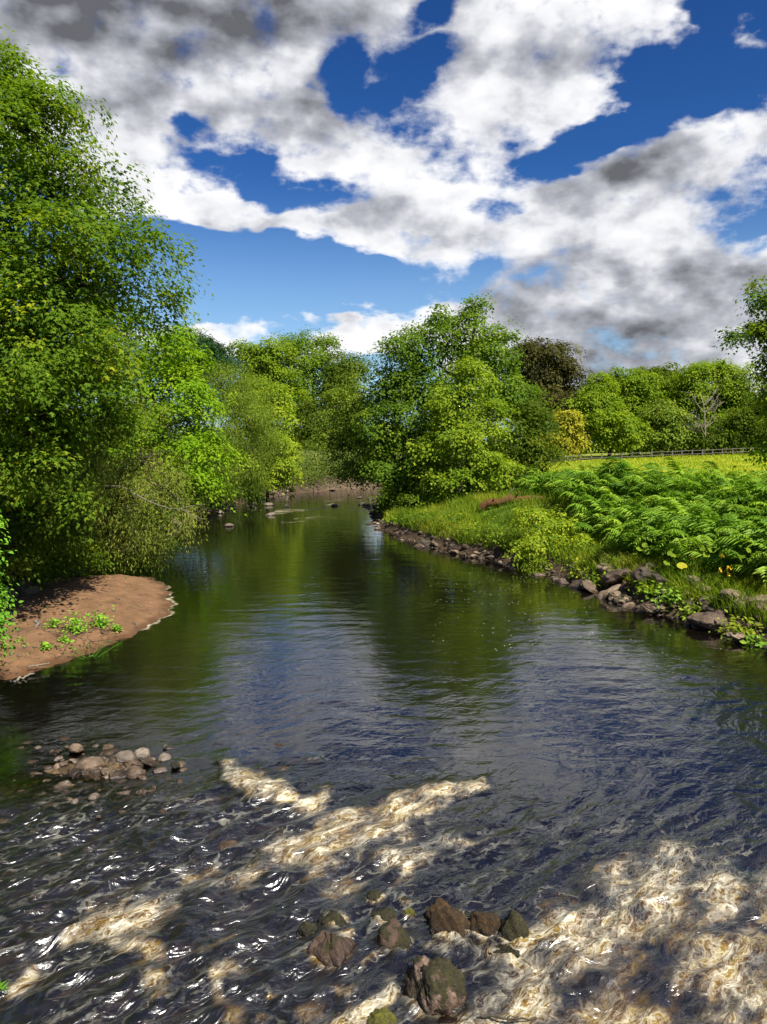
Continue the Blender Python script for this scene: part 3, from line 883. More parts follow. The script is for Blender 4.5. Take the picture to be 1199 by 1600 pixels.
for i, (px, py, wpx, lb) in enumerate(BIG):
    p = on(px, py, .12)
    s = wpx / 2 * .48 * (p[1] * CP) / F
    o = put_rock('bank_rock', BOULD[i % 8], p[0], p[1], .12 + s * .10, (s * 1.05, s * .8, s * .55), lb, 'named rocks of the right bank', tilt=.15)
    o.rotation_euler[2] = float(rng.normal() * .4)
k = 0
for y in np.concatenate([np.arange(13.5, 24, .20), np.arange(24, 40, .27), np.arange(40, 62, .42)]):
    for row in range(3 if y < 24 else 2):
        if rng.random() < .12:
            continue
        yy = y + rng.normal() * .12
        _, xr = banks(np.array([0.]), np.array([yy]))
        e = (-.15, .35, .85)[row] + rng.normal() * .16
        x = xr[0] + e
        s = rng.lognormal(-2.0, .42) * (1.15 if y < 24 else .85)
        z = max(tz(x, yy), -.05)
        src = STONE_M if rng.random() < .22 else STONE
        put_rock('bank_stone', src[k % len(src)], x, yy, z + s * .12, (s * rng.uniform(1.0, 1.5), s * rng.uniform(.8, 1.1), s * rng.uniform(.40, .65)), stone_label(s, row, src is STONE_M, yy), 'rubble along the right bank')
        k += 1
# gravel bar in the rapids, stone by stone
NAMED = [(104, 1224, 20, 1, 'smooth whitish pebble at the lower edge of the gravel heap'), (147, 1247, 30, 1, 'largest white cobble awash just below the gravel heap'),
         (117, 1254, 24, 1, 'tan cobble awash left of the largest white cobble'), (154, 1277, 16, 1, 'small pale cobble alone in the water below the largest white cobble'),
         (120, 1172, 44, 0, 'flat grey slab on the far side of the gravel heap'), (275, 1197, 30, 2, 'dark mossy rock at the right tip of the gravel heap'),
         (222, 1238, 32, 2, 'dark mossy rock awash below the middle of the gravel heap'), (178, 1190, 30, 0, 'rounded grey cobble in the middle of the gravel heap'),
         (92, 1336, 14, 1, 'small pinkish stone under the shallow rapids'), (258, 1166, 14, 1, 'small tan pebble on the far right of the gravel heap')]
for i, (px, py, wpx, pal, lb) in enumerate(NAMED):
    p = on(px, py, .03)
    s = wpx / 2 * (p[1] * CP + H * SP) / F
    me = (PEB, PEB_P, STONE_M)[pal][i % 4]
    put_rock('cobble', me, p[0], p[1], .03 + s * .1, (s * .62, s * .5, s * .36), lb, 'singled-out cobbles of the gravel heap', tilt=.15)
def cobble_label(px, py, s, pal):
    size = 'tiny' if s < .036 else 'small' if s < .05 else 'mid-sized' if s < .066 else 'big'
    col_ = 'left end' if px < 90 else 'left part' if px < 135 else 'middle' if px < 180 else 'right part' if px < 230 else 'right end'
    row_ = 'far rim' if py < 1176 else 'far half' if py < 1196 else 'near half' if py < 1220 else 'near rim'
    return f"{size} {'pale' if pal else 'brown'} cobble, {row_} of the gravel heap, {col_}"
for i in range(330):
    px = rng.normal(165, 78)
    py = rng.normal(1200 + .06 * (px - 160), 32)
    if not (20 < px < 300 and 1158 < py < 1290):
        continue
    p = on(px, py, .03)
    s = rng.lognormal(-3.0, .46)
    z = max(tz(p[0], p[1]), -.035)
    pal = rng.random() < .10
    put_rock('cobble', (PEB_P if pal else PEB)[i % 4], p[0], p[1], z + s * .10 - .01, (s * rng.uniform(1, 1.5), s, s * rng.uniform(.5, .8)),
             cobble_label(px, py, s, pal), 'cobbles of the gravel heap')
# stones under the shallow rapids: beyond counting
mb = MB()
base_v, base_f = ICO[1]
for i in range(800):
    y = rng.uniform(4.5, 11.5)
    x = rng.uniform(-8, 2.2)
    s = rng.lognormal(-2.7, .42) * (.4 if math.hypot((x - GB_C[0]) / 2.1, (y - GB_C[1]) / 1.1) < 1 else 1)
    v, f = rock_shape(1, 400 + i % 20, 4, .1)
    mb.add(v * np.array([s * 1.3, s, s * .6]) + np.array([x, y, tz(x, y) + s * .15]), f)
for i in range(420):
    y = rng.uniform(7.6, 11.4)
    x = rng.uniform(-7.5, -1.4)
    s = rng.lognormal(-2.75, .35)
    v, f = rock_shape(1, 430 + i % 20, 4, .1)
    mb.add(v * np.array([s * 1.3, s, s * .6]) + np.array([x, y, rng.uniform(-.10, -.03)]), f)
obj('bed_stones', mb.mesh('bed_stones', RM['bank'], True), None, 'drowned stones of the shallow rapids seen through the water', 'stones', kind='stuff')
# stones of the far riffle and far shingle
FAR = [(358, 820, 17, 'lone pale stone standing out in the dark pool under the trees'), (423, 803, 16, 'pale brown stone at the lower end of the far riffle'),
       (420, 788, 17, 'round brown stone at the head of the far riffle'), (449, 790, 10, 'small white stone in the middle of the far riffle'),
       (523, 789, 12, 'flat tan stone at the right of the far riffle'), (566, 787, 14, 'broad brown rock joined to the right bank at the far riffle'), (573, 790, 15, 'dark mossy rock under the branches at the far riffle'),
       (360, 795, 20, 'dark flat stone in the shade under the left bank trees'), (345, 800, 16, 'dim low stone nearest the shaded left bank'), (402, 780, 12, 'small pale stone under the feathery willow'),
       (416, 778, 12, 'small grey stone beside another under the yellow-green tree'), (395, 792, 14, 'dark stone between the willow and the riffle'), (562, 777, 10, 'mossy rock at the bend below the overhanging sycamore')]
for i, (px, py, wpx, lb) in enumerate(FAR):
    p = on(px, py, .08)
    s = wpx / 2 * p[1] / F
    put_rock('river_stone', (STONE_M if 'mossy' in lb else PEB_D)[i % 4], p[0], p[1], .03 + s * .05, (s * 1.05, s * .9, s * .42), lb, 'stones of the far riffle', tilt=.12)
for i in range(48):
    y = rng.uniform(63, 74)
    xl, _ = banks(np.array([0.]), np.array([y]))
    x = xl[0] - rng.uniform(-.4, 1.4)
    s = rng.lognormal(-2.3, .4)
    put_rock('shingle_stone', (PEB_P if i % 3 == 0 else PEB)[i % 4], x, y, max(tz(x, y), -.02) + s * .2, (s * 1.4, s * 1.1, s * .7), f"{'small' if s < .1 else 'larger'} {'pale' if i % 3 == 0 else 'brown'} stone on the far shingle, {'at the near end' if y < 66 else 'in the middle' if y < 70 else 'at the far end'}", 'stones of the far shingle')
for i in range(50):
    y = rng.uniform(40, 62)
    xl, _ = banks(np.array([0.]), np.array([y]))
    x = xl[0] + rng.normal() * .5
    s = rng.lognormal(-1.75, .4)
    put_rock('shaded_stone', STONE_M[i % 4], x, y, max(tz(x, y), -.02) + s * .2, (s * 1.4, s * 1.1, s * .7), f"{'small' if s < .15 else 'mid-sized' if s < .2 else 'large'} dim mossy stone at the left bank foot, under the {'maple' if y < 46 else 'feathery willow' if y < 54 else 'yellow-green tree'}", 'stones of the left bank')
for (px, py, wpx, lb) in [(25, 917, 50, 'large brown rock at the back corner of the sand bar'), (16, 930, 32, 'smaller tan rock beside the large brown one behind the sand bar'), (48, 925, 36, 'low tan rock at the right of the pair behind the sand bar')]:
    p = on(px, py, .45)
    s = wpx / 2 * p[1] / F
    put_rock('rock', BOULD[wpx % 8], p[0], p[1], .45, (s * 1.1, s * .9, s * .7), lb, 'rocks behind the sand bar', tilt=.1)

# ---------------------------------------------------------------- foliage
LT_MAPLE = (np.array([(0, 0, 0), (.50, .50, -.06), (.20, .52, .03), (0, 1.05, -.12), (-.20, .52, .03), (-.50, .50, -.06)], float),
            np.array([(0, 1, 2), (0, 2, 3), (0, 3, 4), (0, 4, 5)]))
LT_OVAL = (np.array([(0, 0, 0), (.30, .45, .05), (0, 1.0, -.10), (-.30, .45, .05)], float), np.array([(0, 1, 2), (0, 2, 3)]))
LT_WIDE = (np.array([(0, 0, 0), (.40, .50, .05), (0, 1.0, -.10), (-.40, .50, .05)], float), np.array([(0, 1, 2), (0, 2, 3)]))
LT_NARROW = (np.array([(0, 0, 0), (.13, .45, .03), (0, 1.15, -.12), (-.13, .45, .03)], float), np.array([(0, 1, 2), (0, 2, 3)]))

def leaves_mesh(name, pos, nrm, tip, size, tone, tmpl, mat, off=None):
    tv, tf = tmpl
    N = unit(nrm)
    T = unit(tip - (tip * N).sum(1, keepdims=True) * N)
    Xd = np.cross(T, N)
    V = pos[:, None] + size[:, None, None] * (tv[None, :, 0, None] * Xd[:, None] + tv[None, :, 1, None] * T[:, None] + tv[None, :, 2, None] * N[:, None])
    k = len(tv)
    Fc = (np.arange(len(pos))[:, None, None] * k + tf[None]).reshape(-1, 3)
    V = V.reshape(-1, 3)
    if off is not None:
        V = V - off
    return mesh_np(name, V, Fc, mat, {'tone': np.repeat(np.clip(tone, 0, 1), k)})

def lobes_world(lobes):
    out = []
    for (px, py, Yd, rx, ry, rd) in lobes:
        c = at(px, py, Yd)
        dep = Yd * CP
        out.append((c, np.array([rx * dep / F, rd, ry * dep / F])))
    return out
def noise_dir(d, seed, k=2.2):
    return fbm(d[:, 0] * k + d[:, 2] * 1.9 + seed * 1.37, d[:, 1] * k - d[:, 2] * 2.1 + seed, 3, seed)

def clumps(L, dens, r, hollow=.3):
    P, O = [], []
    for i, (c, R) in enumerate(L):
        area = 4 * np.pi * (((R[0] * R[1]) ** 1.6 + (R[0] * R[2]) ** 1.6 + (R[1] * R[2]) ** 1.6) / 3) ** (1 / 1.6)
        n = max(6, int(area * dens))
        # each lobe is broken into boughs; leaves sit on the boughs, a share fills the inside
        kb = int(np.clip(area / 3.2, 9, 26)) if area < 400 else 26
        bd = unit(r.normal(size=(kb, 3)) + np.array([0, -.15, .25]))
        bc = c + bd * R * r.uniform(.55, .95, kb)[:, None] * (1 + .22 * noise_dir(bd, i + 3))[:, None]
        bR = R.mean() * r.uniform(.30, .55, kb)
        pick = r.integers(0, kb, n)
        dd = unit(r.normal(size=(n, 3)) + .35 * bd[pick] + np.array([0, 0, .30]))
        rb_ = bR[pick] * (1 - .45 * r.random(n) ** 1.8)
        p = bc[pick] + dd * rb_[:, None] * np.array([1.2, 1.2, .58])
        d = unit(dd + .6 * bd[pick])
        far_ = r.random(n) < .05
        p = np.where(far_[:, None], p + unit(p - c) * (R.mean() * .22 * r.random(n))[:, None], p)
        ins = r.random(n) < hollow
        dq = unit(r.normal(size=(n, 3)))
        p = np.where(ins[:, None], c + dq * R * r.uniform(.3, .78, n)[:, None], p)
        d = np.where(ins[:, None], dq, d)
        keep = np.ones(n, bool)
        for j, (c2, R2) in enumerate(L):
            if j != i:
                q = np.linalg.norm((p - c2) / R2, axis=1)
                keep &= ~((q < .72) & (r.random(n) < .75))
        P.append(p[keep])
        O.append(unit(d / R)[keep])
    return np.concatenate(P), np.concatenate(O)

def crown_mesh(name, P, O, r, nleaf, cr, leaf, mat, tmpl, flat=.35, droop=.35, weep=0.0, tone=.45, tvar=.22, off=None, up=.75):
    n = len(P)
    ct = tone + r.normal(size=n) * tvar * .95
    cs = cr * r.uniform(.6, 1.35, n)
    N = unit(np.array([0, 0, up]) + .60 * O + .28 * r.normal(size=(n, 3)))
    A = unit(np.cross(N, r.normal(size=(n, 3))))
    B = np.cross(N, A)
    idx = np.repeat(np.arange(n), nleaf)
    mcount = len(idx)
    ab = r.normal(size=(mcount, 2)) * .60
    rr = np.linalg.norm(ab, axis=1)
    cc = r.normal(size=mcount) * flat * .7 - .30 * rr ** 2
    s = cs[idx][:, None]
    pos = P[idx] + s * (ab[:, :1] * A[idx] + ab[:, 1:] * B[idx] + cc[:, None] * N[idx])
    if weep:
        dz = -np.abs(r.normal(size=mcount)) * weep
        pos[:, 2] += dz
    pos[:, 2] = np.maximum(pos[:, 2], .04)
    rad = ab[:, :1] * A[idx] + ab[:, 1:] * B[idx]
    nr = N[idx] + .26 * r.normal(size=(mcount, 3)) + .35 * rad
    tip = .8 * rad + .45 * O[idx] + np.array([0, 0, -droop]) + .35 * r.normal(size=(mcount, 3))
    size = leaf * r.uniform(.65, 1.3, mcount)
    tn = ct[idx] + r.normal(size=mcount) * tvar * .34
    return leaves_mesh(name, pos, nr, tip, size, tn, tmpl, mat, off)

def wood(root, base, L, P, r, tr, mat, limb_n=6, twigs=60, lean=None):
    """trunk, its limbs and the twigs that carry the leaf clumps"""
    base = np.asarray(base, float)
    cen = np.mean([c for c, R in L], axis=0)
    top = max(L, key=lambda q: q[0][2])[0]
    p2 = top + np.array([0, 0, -.2])
    p1 = np.array([base[0], base[1], base[2] + .55 * (p2[2] - base[2])]) if lean is None else np.asarray(lean, float)
    tp = bezier(base - np.array([0, 0, .5]), p1, p2, 14)
    tp[1:-1] += r.normal(size=(12, 3)) * tr * .35
    tt = np.linspace(0, 1, 14)
    rad = tr * (1 - .86 * tt) * (1 + .8 * np.exp(-tt * 14))
    mb = MB()
    tube(mb, tp, rad, 9)
    obj('trunk', mb.mesh('trunk', mat, True, base), root)
    nodes = [tp[6:]]
    order = np.argsort([-R.prod() for c, R in L])[:limb_n]
    for j in order:
        c, R = L[j]
        k = int(np.clip(np.searchsorted(tp[:, 2], c[2] - 1.3 * np.linalg.norm(c[:2] - base[:2]) * .6), 3, 11))
        mid = (tp[k] + c) / 2 + np.array([0, 0, .12 * np.linalg.norm(c - tp[k])])
        pts = bezier(tp[k], mid, c + R * np.array([0, 0, .15]), 8)
        pts[1:] += r.normal(size=(7, 3)) * .05 * np.linalg.norm(c - tp[k]) * .5
        mb = MB()
        tube(mb, pts, rad[k] * .62 * (1 - .8 * np.linspace(0, 1, 8)) + .006, 6)
        nodes.append(pts[2:])
        NN = np.concatenate(nodes[-1:])
        near = P[np.argsort(np.linalg.norm((P - c) / R, axis=1))[: max(12, twigs)]]
        pick = near[r.permutation(len(near))[: twigs // 2]]
        for p in pick:
            s = NN[np.argmin(np.linalg.norm(NN - p, axis=1) + .25 * r.random(len(NN)))]
            m_ = (s + p) / 2 + r.normal(size=3) * .12 * np.linalg.norm(p - s) + np.array([0, 0, .08 * np.linalg.norm(p - s)])
            tube(mb, bezier(s, m_, p, 5), np.linspace(tr * .12, tr * .025, 5) + .004, 4)
        obj('limb', mb.mesh('limb', mat, True, base), root)

def tree(name, label, base, lobes, leafmat, dens=2.0, nleaf=26, cr=.5, leaf=.15, tmpl=LT_OVAL, tr=.25, seed=1, bark=None, hollow=.3, limb_n=6, twigs=40,
         group=None, cat='tree', tone=.45, tvar=.22, weep=0.0, droop=.35, flat=.35, up=.75, lean=None):
    r = np.random.default_rng(seed)
    far = np.mean([q[2] for q in lobes]) > 60
    dens, nleaf, leaf = dens * (1.7 if far else 1.35), int(nleaf * (1.25 if far else 1.15)), leaf * (1.12 if far else 1.06)
    L = lobes_world(lobes)
    base = np.array([base[0], base[1], tz(base[0], base[1]) if len(base) < 3 else base[2]])
    root = thing(name, label, cat, base, group)
    P, O = clumps(L, dens, r, hollow)
    obj('crown', crown_mesh('crown', P, O, r, nleaf, cr, leaf, LEAF[leafmat], tmpl, flat, droop, weep, tone, tvar, base, up), root)
    wood(root, base, L, P, r, tr, bark or BARK, limb_n, twigs, lean)
    return root
def gx_at(px, Y):
    return (px - 599.5) / F * Y * CP

GL, GR, GM, GF = 'trees of the left bank', 'trees beyond the pasture', 'sycamore clump on the right bank', 'trees where the river bends'
# left bank, near to far
tree('sycamore_tree', 'tall dark green sycamore filling the left edge, its crown reaching highest against the clouds', (-12.4, 20.5), [
    (-10, 130, 20.5, 55, 75, 1.8), (20, 215, 20.5, 115, 85, 2.6), (70, 310, 20.3, 120, 90, 3.0), (110, 410, 20, 125, 95, 3.3), (118, 470, 19.7, 122, 80, 3.2), (105, 570, 19.2, 128, 90, 3.3),
    (60, 660, 18.3, 130, 85, 3.0), (35, 730, 17.8, 95, 60, 2.0), (-120, 300, 21, 160, 180, 4), (-150, 560, 20, 180, 180, 4), (-30, 480, 18.5, 130, 110, 2.5)],
    'sycamore', 2.9, 40, .46, .115, LT_MAPLE, .42, 11, hollow=.28, limb_n=10, twigs=70, tone=.40, tvar=.20, group=GL)
tree('willow_tree', 'pale olive willow leaning out over the water above the sand bar', (-11.0, 25.5), [
    (190, 660, 25.5, 60, 55, 1.4), (150, 720, 25, 70, 60, 1.6), (225, 730, 25, 65, 55, 1.5), (262, 775, 24.6, 48, 42, 1.2), (190, 790, 24.6, 70, 50, 1.5), (285, 800, 24.4, 26, 32, .8), (165, 840, 25, 65, 32, 1.2), (225, 835, 25, 42, 28, 1.0)],
    'willow', 3.2, 46, .42, .085, LT_NARROW, .18, 12, weep=.28, droop=.9, tone=.45, tvar=.22, group=GL, up=.45, twigs=60)
tree('maple_tree', 'vivid yellow-green maple with tiered sunlit foliage, between the tall sycamore and the feathery willow', (-13.4, 38.5), [
    (255, 550, 38, 55, 50, 2.0), (285, 600, 37, 60, 50, 2.2), (240, 620, 38, 70, 70, 2.6), (305, 655, 36.5, 50, 42, 1.9), (318, 705, 36, 45, 36, 1.7), (290, 720, 36.2, 55, 40, 2.0), (310, 755, 36, 42, 24, 1.5), (240, 700, 37, 60, 60, 2.2)],
    'maple', 1.9, 28, .55, .15, LT_MAPLE, .28, 13, tone=.5, tvar=.2, flat=.22, up=1.0, group=GL)
tree('feathery_willow', 'rounded olive willow with fine feathery foliage beside the maple on the left bank', (-11.9, 51), [
    (345, 610, 51, 42, 42, 1.8), (375, 620, 51, 42, 48, 1.9), (395, 665, 50, 42, 50, 1.8), (360, 680, 50.5, 50, 52, 2.0), (405, 720, 49.5, 40, 42, 1.6), (370, 738, 50, 45, 34, 1.8)],
    'olive', 3.0, 40, .5, .13, LT_NARROW, .22, 14, weep=.3, droop=.9, tone=.45, tvar=.16, group=GL, up=.4)
tree('young_lime_tree', 'slim glowing yellow-green tree at the waterside, brightest on the left bank', (-8.9, 58.5), [
    (428, 625, 58, 24, 32, 1.2), (440, 660, 57.5, 28, 36, 1.4), (445, 705, 57, 28, 36, 1.4), (430, 735, 57, 32, 30, 1.4), (450, 748, 57, 18, 18, .9)],
    'lime', 2.6, 28, .5, .17, LT_OVAL, .14, 15, tone=.5, tvar=.22, flat=.25, group=GL)
tree('pine_tree', 'dark pine top rising behind the maple on the left', (-17.8, 74), [
    (285, 540, 74, 32, 26, 2.0), (315, 535, 74, 26, 20, 1.7), (340, 552, 74, 18, 16, 1.2), (305, 575, 74, 55, 35, 3), (345, 580, 74, 25, 22, 1.6)],
    'pine', 1.6, 34, .8, .30, LT_NARROW, .3, 16, tone=.45, tvar=.2, group=GL)
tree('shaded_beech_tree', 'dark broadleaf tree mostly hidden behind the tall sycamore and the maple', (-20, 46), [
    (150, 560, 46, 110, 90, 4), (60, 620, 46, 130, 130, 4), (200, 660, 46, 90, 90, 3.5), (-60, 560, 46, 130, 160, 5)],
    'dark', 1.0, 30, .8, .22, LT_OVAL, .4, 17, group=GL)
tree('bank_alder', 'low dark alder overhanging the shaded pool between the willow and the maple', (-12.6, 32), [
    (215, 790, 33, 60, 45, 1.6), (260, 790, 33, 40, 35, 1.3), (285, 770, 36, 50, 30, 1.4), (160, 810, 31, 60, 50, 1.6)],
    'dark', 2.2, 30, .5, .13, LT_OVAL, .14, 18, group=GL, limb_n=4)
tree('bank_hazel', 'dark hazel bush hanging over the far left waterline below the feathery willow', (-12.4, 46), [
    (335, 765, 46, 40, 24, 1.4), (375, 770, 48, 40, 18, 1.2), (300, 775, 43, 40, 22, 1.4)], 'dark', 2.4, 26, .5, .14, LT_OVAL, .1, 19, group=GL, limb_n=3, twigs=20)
# river bend
tree('bend_lime_tree', 'light green tree behind the feathery willow at the river bend', (-13.5, 88), [
    (388, 556, 88, 28, 24, 2.0), (405, 590, 88, 38, 34, 2.6), (430, 560, 89, 30, 30, 2.2), (395, 640, 87, 48, 50, 3.2), (440, 610, 88, 36, 40, 2.6)],
    'far', 1.5, 26, .8, .26, LT_OVAL, .35, 21, tone=.62, tvar=.2, group=GF, flat=.25)
tree('bend_ash_tree', 'thin-topped ash whose branches show against the sky at the river bend', (-8.5, 93), [
    (490, 548, 93, 40, 30, 2.8), (455, 548, 92, 28, 24, 2.0), (480, 590, 92, 44, 36, 3), (475, 640, 91, 45, 50, 3), (510, 580, 93, 28, 28, 2)],
    'far', 1.2, 20, .8, .24, LT_OVAL, .35, 22, tone=.36, tvar=.18, hollow=.15, group=GF, limb_n=6, twigs=80)
tree('bend_oak_tree', 'dark rounded oak at the river bend, just left of the sycamore clump', (-3.5, 88), [
    (540, 575, 90, 30, 22, 2.2), (530, 610, 89, 40, 36, 2.8), (500, 660, 87, 40, 44, 2.8), (545, 660, 87, 40, 40, 2.8), (500, 710, 85, 42, 32, 2.6)],
    'dark', 1.6, 28, .8, .24, LT_OVAL, .4, 23, tone=.55, tvar=.2, group=GF)
tree('bend_shrub', 'fresh green shrub on the far shingle at the end of the river', (-8.3, 76.5), [
    (478, 742, 76, 24, 15, 1.3), (497, 748, 76, 20, 13, 1.1), (465, 748, 75, 14, 12, .9)], 'maple', 3.2, 30, .4, .17, LT_NARROW, .06, 24, tone=.4, cat='shrub', group=GF, limb_n=2, twigs=10, droop=.1)
# the sycamore clump
tree('olive_sycamore', 'dull olive sycamore low over the water at the left of the clump', (1.2, 51.5), [
    (535, 640, 51, 32, 38, 1.6), (525, 695, 50.5, 32, 36, 1.6), (555, 690, 50, 38, 44, 1.8), (565, 620, 50, 34, 40, 1.6), (550, 735, 50, 34, 22, 1.4)],
    'olive', 2.2, 26, .55, .16, LT_OVAL, .22, 31, tone=.42, group=GM)
tree('great_sycamore', 'tallest dark green sycamore of the clump, its leader spiking above the rest', (4.4, 46.5), [
    (700, 545, 46.5, 68, 48, 2.2), (742, 500, 46.5, 26, 28, 1.0), (748, 478, 46.5, 12, 16, .5), (690, 500, 46.5, 28, 20, 1.0), (645, 555, 46.5, 52, 48, 2.0), (610, 600, 46.5, 46, 46, 1.9), (765, 560, 46.5, 50, 50, 2.0),
    (785, 620, 46.5, 50, 52, 2.1), (690, 620, 46.5, 80, 60, 2.6), (610, 670, 46, 52, 52, 2.0), (655, 700, 46, 50, 50, 2.0), (600, 730, 45, 44, 38, 1.6), (640, 760, 44, 36, 24, 1.2)],
    'sycamore_mid', 2.3, 34, .55, .15, LT_WIDE, .38, 32, tone=.42, tvar=.2, group=GM, limb_n=10, twigs=40)
tree('dusky_sycamore', 'deep green sycamore at the right shoulder of the clump, next to the pasture', (8.3, 45.5), [
    (825, 660, 46, 38, 48, 1.8), (840, 715, 45.5, 28, 36, 1.3), (800, 700, 45, 46, 50, 1.8), (790, 745, 44.5, 40, 28, 1.4)],
    'dark', 2.4, 28, .52, .15, LT_MAPLE, .25, 33, tone=.55, group=GM)
tree('sunlit_sycamore', 'bright yellow-green young sycamore standing in front of the clump', (4.6, 42), [
    (735, 590, 42, 36, 34, 1.3), (715, 625, 42, 48, 40, 1.6), (765, 650, 42, 45, 44, 1.6), (695, 680, 41.6, 46, 36, 1.5), (735, 700, 41.4, 52, 42, 1.7), (668, 705, 41.4, 30, 24, .9), (720, 750, 41, 52, 24, 1.4), (675, 745, 41, 28, 18, .9), (775, 735, 41.8, 36, 28, 1.3)],
    'lime', 2.3, 30, .5, .15, LT_MAPLE, .22, 34, tone=.36, tvar=.24, group=GM, limb_n=7, twigs=40, flat=.26, up=.9)
# beyond the pasture
tree('copper_beech', 'bronze-leaved copper beech standing dark behind the clump', (gx_at(850, 132), 132), [
    (850, 568, 132, 44, 34, 5), (822, 565, 132, 26, 30, 3.5), (872, 600, 132, 34, 34, 4.5), (835, 610, 132, 48, 36, 5), (860, 640, 131, 48, 26, 5), (890, 625, 131, 18, 16, 3)],
    'copper', .75, 30, 1.1, .40, LT_OVAL, .6, 41, tone=.42, group=GR, twigs=30)
tree('golden_tree', 'small golden-yellow tree at the left end of the pasture fence', (gx_at(882, 121), 121), [
    (885, 660, 121, 24, 22, 2.2), (872, 690, 121, 28, 24, 2.4), (900, 685, 121, 18, 22, 2)], 'gold', 1.3, 26, .7, .34, LT_OVAL, .25, 42, group=GR, limb_n=3)
tree('pasture_maple', 'fresh green tree with thin trunk showing, first beyond the fence right of the golden tree', (gx_at(955, 122), 122), [
    (925, 640, 124, 34, 34, 3), (955, 670, 122, 46, 30, 3.5), (935, 610, 125, 24, 24, 2.5), (990, 680, 122, 30, 26, 2.6)], 'far', 1.2, 26, .8, .36, LT_OVAL, .28, 43, tone=.60, group=GR)
tree('pasture_sycamore', 'tall mid-green tree rising behind the fresh green one beyond the fence', (gx_at(985, 130), 130), [
    (975, 610, 130, 36, 30, 3.5), (1000, 600, 131, 32, 24, 3), (990, 650, 130, 46, 40, 4)], 'far', 1.0, 28, .9, .38, LT_OVAL, .4, 44, tone=.48, group=GR)
tree('pasture_oak', 'dark domed oak crown topping the trees beyond the pasture', (gx_at(1028, 150), 150), [
    (1028, 592, 150, 32, 20, 4), (1005, 600, 150, 26, 18, 3.5), (1040, 620, 150, 40, 36, 5)], 'dark', .8, 30, 1.0, .45, LT_OVAL, .5, 45, tone=.6, group=GR)
tree('pasture_hawthorn', 'dull olive hawthorn in the middle of the trees beyond the fence', (gx_at(1045, 123), 123), [
    (1040, 660, 123, 36, 36, 3.2), (1065, 685, 122, 36, 26, 3), (1020, 690, 122, 26, 20, 2.4)], 'olive', 1.2, 28, .8, .36, LT_OVAL, .3, 46, tone=.35, group=GR)
tree('pasture_ash', 'airy pale green ash, broadest of the trees beyond the fence', (gx_at(1110, 130), 130), [
    (1100, 595, 130, 44, 30, 4), (1070, 625, 130, 36, 36, 3.5), (1140, 600, 130, 40, 34, 4), (1115, 645, 130, 50, 40, 4), (1160, 640, 130, 30, 30, 3)], 'far', .9, 24, .9, .36, LT_OVAL, .4, 47, tone=.62, group=GR, hollow=.2, twigs=60)
tree('pasture_chestnut', 'deep green tree at the right end beyond the fence, low branches in shade', (gx_at(1165, 120), 120), [
    (1160, 670, 120, 40, 30, 3.4), (1110, 690, 121, 36, 22, 2.6), (1200, 660, 120, 40, 44, 3.6), (1235, 645, 122, 40, 50, 3)], 'dark', 1.2, 28, .85, .36, LT_OVAL, .4, 48, tone=.60, group=GR)
tree('field_sycamore', 'large-leaved dark sycamore entering at the right edge, one limb reaching left against the grey cloud', (21.6, 38.5), [
    (1200, 475, 38, 30, 34, 1.1), (1180, 520, 38, 38, 20, 1.1), (1215, 520, 38.3, 36, 48, 1.5), (1225, 600, 38, 44, 60, 2.2), (1204, 590, 38, 22, 30, 1.0), (1275, 560, 39, 70, 120, 2.6), (1215, 670, 37.6, 34, 30, 1.3), (1196, 700, 37.4, 18, 14, .6)],
    'sycamore', 2.2, 30, .5, .16, LT_MAPLE, .35, 49, tone=.40, group='tree at the right edge', limb_n=7)
# bare dead tree beyond the fence
r = np.random.default_rng(5)
b = np.array([gx_at(1100, 119), 119, 0.0])
b[2] = tz(b[0], b[1])
root = thing('dead_tree', 'bare pale dead tree standing in front of the ash beyond the fence', 'tree', b, GR)
mb = MB()
top = at(1098, 622, 119)
tp = bezier(b - np.array([0, 0, .3]), (b + top) / 2 + np.array([.6, 0, 0]), top, 9)
tube(mb, tp, np.linspace(.26, .05, 9), 7)
obj('trunk', mb.mesh('trunk', BARK_PALE, True, b), root)
for i in range(15):
    k = r.integers(3, 8)
    a = tp[k]
    s = (-1) ** i
    e = a + np.array([s * r.uniform(1.2, 3.4), r.normal() * .8, r.uniform(1.0, 3.6)])
    mb = MB()
    br = bezier(a, (a + e) / 2 + np.array([s * .4, 0, -.2]), e, 6)
    tube(mb, br, np.linspace(.10, .03, 6), 5)
    for _ in range(3):
        q = br[r.integers(2, 5)]
        tube(mb, bezier(q, q + r.normal(size=3) * .3, q + np.array([r.normal() * .9, r.normal() * .5, r.uniform(.3, 1.2)]), 4), np.linspace(.05, .02, 4), 4)
    obj('branch', mb.mesh('branch', BARK_PALE, True, b), root)
# distant woodland, one mass
r = np.random.default_rng(8)
n = 26000
x = r.uniform(-150, 190, n)
y = r.uniform(150, 172, n) + .03 * np.abs(x)
hh = 6.0 + 3.0 * noise2(x * .09, x * 0, 3) + 1.5 * noise2(x * .3, x * 0, 4)
z = 1.0 + hh * r.random(n) ** .7
pos = np.stack([x, y, z], 1)
obj('woodland', leaves_mesh('woodland', pos, r.normal(size=(n, 3)) + np.array([0, -.4, .8]), r.normal(size=(n, 3)) + np.array([0, -.3, -.5]), r.uniform(.6, 1.2, n), .4 + .2 * r.normal(size=n), LT_OVAL, LEAF['dark']),
    None, 'distant dark woodland closing the view behind the pasture trees', 'woodland', kind='stuff')

